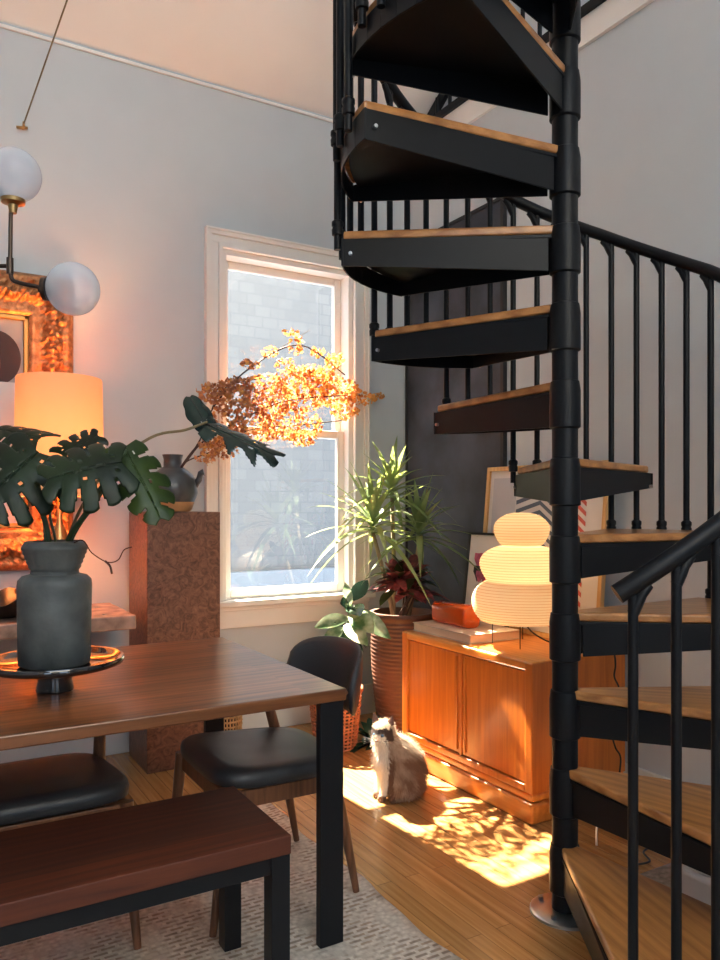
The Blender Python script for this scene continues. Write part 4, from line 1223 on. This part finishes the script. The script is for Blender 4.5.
    for i in range(15000):
        p, n = verts[rr.randrange(len(verts))]
        p = p + Vector((rr.uniform(-.005,.005),)*3)
        inhead = (p-hdw).length < .07 and p.z > base.z+.27
        low = p.z < .03
        L = rr.uniform(.005,.009) if inhead else (rr.uniform(.006,.012) if low else rr.uniform(.018,.036))
        q = p-base
        if q.dot(fdir) > .035 and q.z < .14: L *= .4
        d = (n*.55 + Vector((0,0,-.75 if not inhead else -.2)) - fdir*(.25 if not inhead else 0) + Vector((rr.gauss(0,.22),rr.gauss(0,.22),rr.gauss(0,.22)))).normalized()
        if p.z + d.z*L < .002: d.z = 0
        sd = d.cross(n)
        if sd.length < 1e-3: continue
        sd.normalize(); w_ = .0011
        vs = [b.v(p-sd*w_), b.v(p+sd*w_), b.v(p+d*L+ n*.002)]
        b.f(vs); c = colour(p, n)*rr.uniform(.85,1.15); cols += [c]*3
    fo = b.build('fur', m, cat, recalc=False)
    fo['kind'] = 'stuff'
    ca = fo.data.color_attributes.new('fur', 'FLOAT_COLOR', 'POINT')
    for i, c in enumerate(cols): ca.data[i].color = (min(1,c.x), min(1,c.y), min(1,c.z), 1)
    # ears
    for q, nm in ((-1,'ear'),(1,'ear')):
        c = hdw + rt_*(.032*q) + Vector((0,0,.034)) - look*.004
        b = MB(); tp_ = c + rt_*(.016*q) + Vector((0,0,.050))
        a1 = c - rt_*.024 ; a2 = c + rt_*.022; a3 = c - look*.016; a4 = c + look*.010 - Vector((0,0,.004))
        vs = [b.v(x) for x in (a1, a4, a2, a3, tp_)]
        b.f([vs[0],vs[1],vs[4]]); b.f([vs[1],vs[2],vs[4]]); b.f([vs[2],vs[3],vs[4]]); b.f([vs[3],vs[0],vs[4]]); b.f([vs[3],vs[2],vs[1],vs[0]])
        b.build('ear', M['catear'], cat, bevel=.002)
    for q in (-1,1):
        c = hdw + look*.044 + rt_*(.019*q) + Vector((0,0,.007))
        e = MB().sphere(c, .0075, 14, 10).build('eye', M['cateye'], cat, smooth=True)
        MB().sphere(c+look*.005, .0040, 12, 8).build('pupil', M['black'], e, smooth=True)
    MB().sphere(hdw+look*.063+Vector((0,0,-.008)), .005, 12, 8, (1.2,1,.8)).build('nose', M['catnose'], cat, smooth=True)
    b = MB()
    for q in (-1,1):
        for j in range(4):
            s0 = hdw+look*.056+rt_*(.010*q)+Vector((0,0,-.014)); e_ = s0 + rt_*(.05*q) + look*.012 + Vector((0,0,-.012+.010*j))
            b.tube([s0, (s0+e_)/2+Vector((0,0,.003)), e_], [.0005,.0004,.0002], 4)
    b.build('whiskers', M['whiteplastic'], cat)
M['catear'] = plain('cat_ear', (.12,.06,.05), .8, var=.2)
M['cateye'] = plain('cat_eye', (.12,.22,.35), .1)
M['catnose'] = plain('cat_nose', (.30,.12,.11), .5)
make_cat()

# ================================================================== LIGHT
sun = bpy.data.lights.new('sun', 'SUN'); sun.energy = 72; sun.angle = R_(.6); sun.color = (1,.86,.66)
so = bpy.data.objects.new('sun', sun); C.objects.link(so)
dv = Vector((math.sin(R_(3.8)), -math.cos(R_(3.8)), -1.19)).normalized()
so.rotation_euler = dv.to_track_quat('-Z','Y').to_euler(); so.location = (1,8,8)
wd = bpy.data.worlds.new('world'); bpy.context.scene.world = wd; wd.use_nodes = True
bg = wd.node_tree.nodes['Background']; bg.inputs['Color'].default_value = (.62,.79,1.0,1); bg.inputs['Strength'].default_value = 3.1
def portal(loc, rot, sx, sy):
    l = bpy.data.lights.new('daylight_portal', 'AREA'); l.shape = 'RECTANGLE'; l.size = sx; l.size_y = sy; l.cycles.is_portal = True
    o = bpy.data.objects.new('daylight_portal', l); C.objects.link(o); o.location = loc; o.rotation_euler = rot
portal((-1.6, YB-.02, 1.7), (-PI/2,0,PI), 1.2, 2.0)
portal((.8, YB-.02, 1.7), (-PI/2,0,PI), 1.2, 2.0)
portal((XF-.01, -.2, 4.6), (0,PI/2,0), 1.1, 3.0)
portal(((ox0+ox1)/2, YW+.16, 1.7), (-PI/2,0,0), .84, 1.9)
portal((.2, -1.8, zc(-1.8)+.02), (math.atan(SL),0,0), 3.2, 1.85)
def plight(loc, e, col, r):
    l = bpy.data.lights.new('lamp_light', 'POINT'); l.energy = e; l.color = col; l.shadow_soft_size = r
    o = bpy.data.objects.new('lamp_light', l); C.objects.link(o); o.location = loc
plight((lx, ly, 1.56), 26, (1,.43,.13), .05)
plight((2.405,2.63,1.02), 1.8, (1,.66,.34), .04)

# ================================================================== CAMERA
cd = bpy.data.cameras.new('camera'); co = bpy.data.objects.new('camera', cd); C.objects.link(co)
co.location = (0,0,H); co.rotation_euler = (PI/2, 0, -math.atan2(FW.x, FW.y))
cd.sensor_fit = 'VERTICAL'; cd.sensor_height = 36; cd.lens = F/960*36; cd.shift_y = (HV-480)/960; cd.clip_start = .05
sc = bpy.context.scene; sc.camera = co
sc.view_settings.view_transform = 'Standard'; sc.view_settings.look = 'None'; sc.view_settings.gamma = 1; sc.view_settings.exposure = .38
sc.view_settings.use_curve_mapping = False
for o in bpy.data.objects:
    if '_local' in o.keys(): del o['_local']
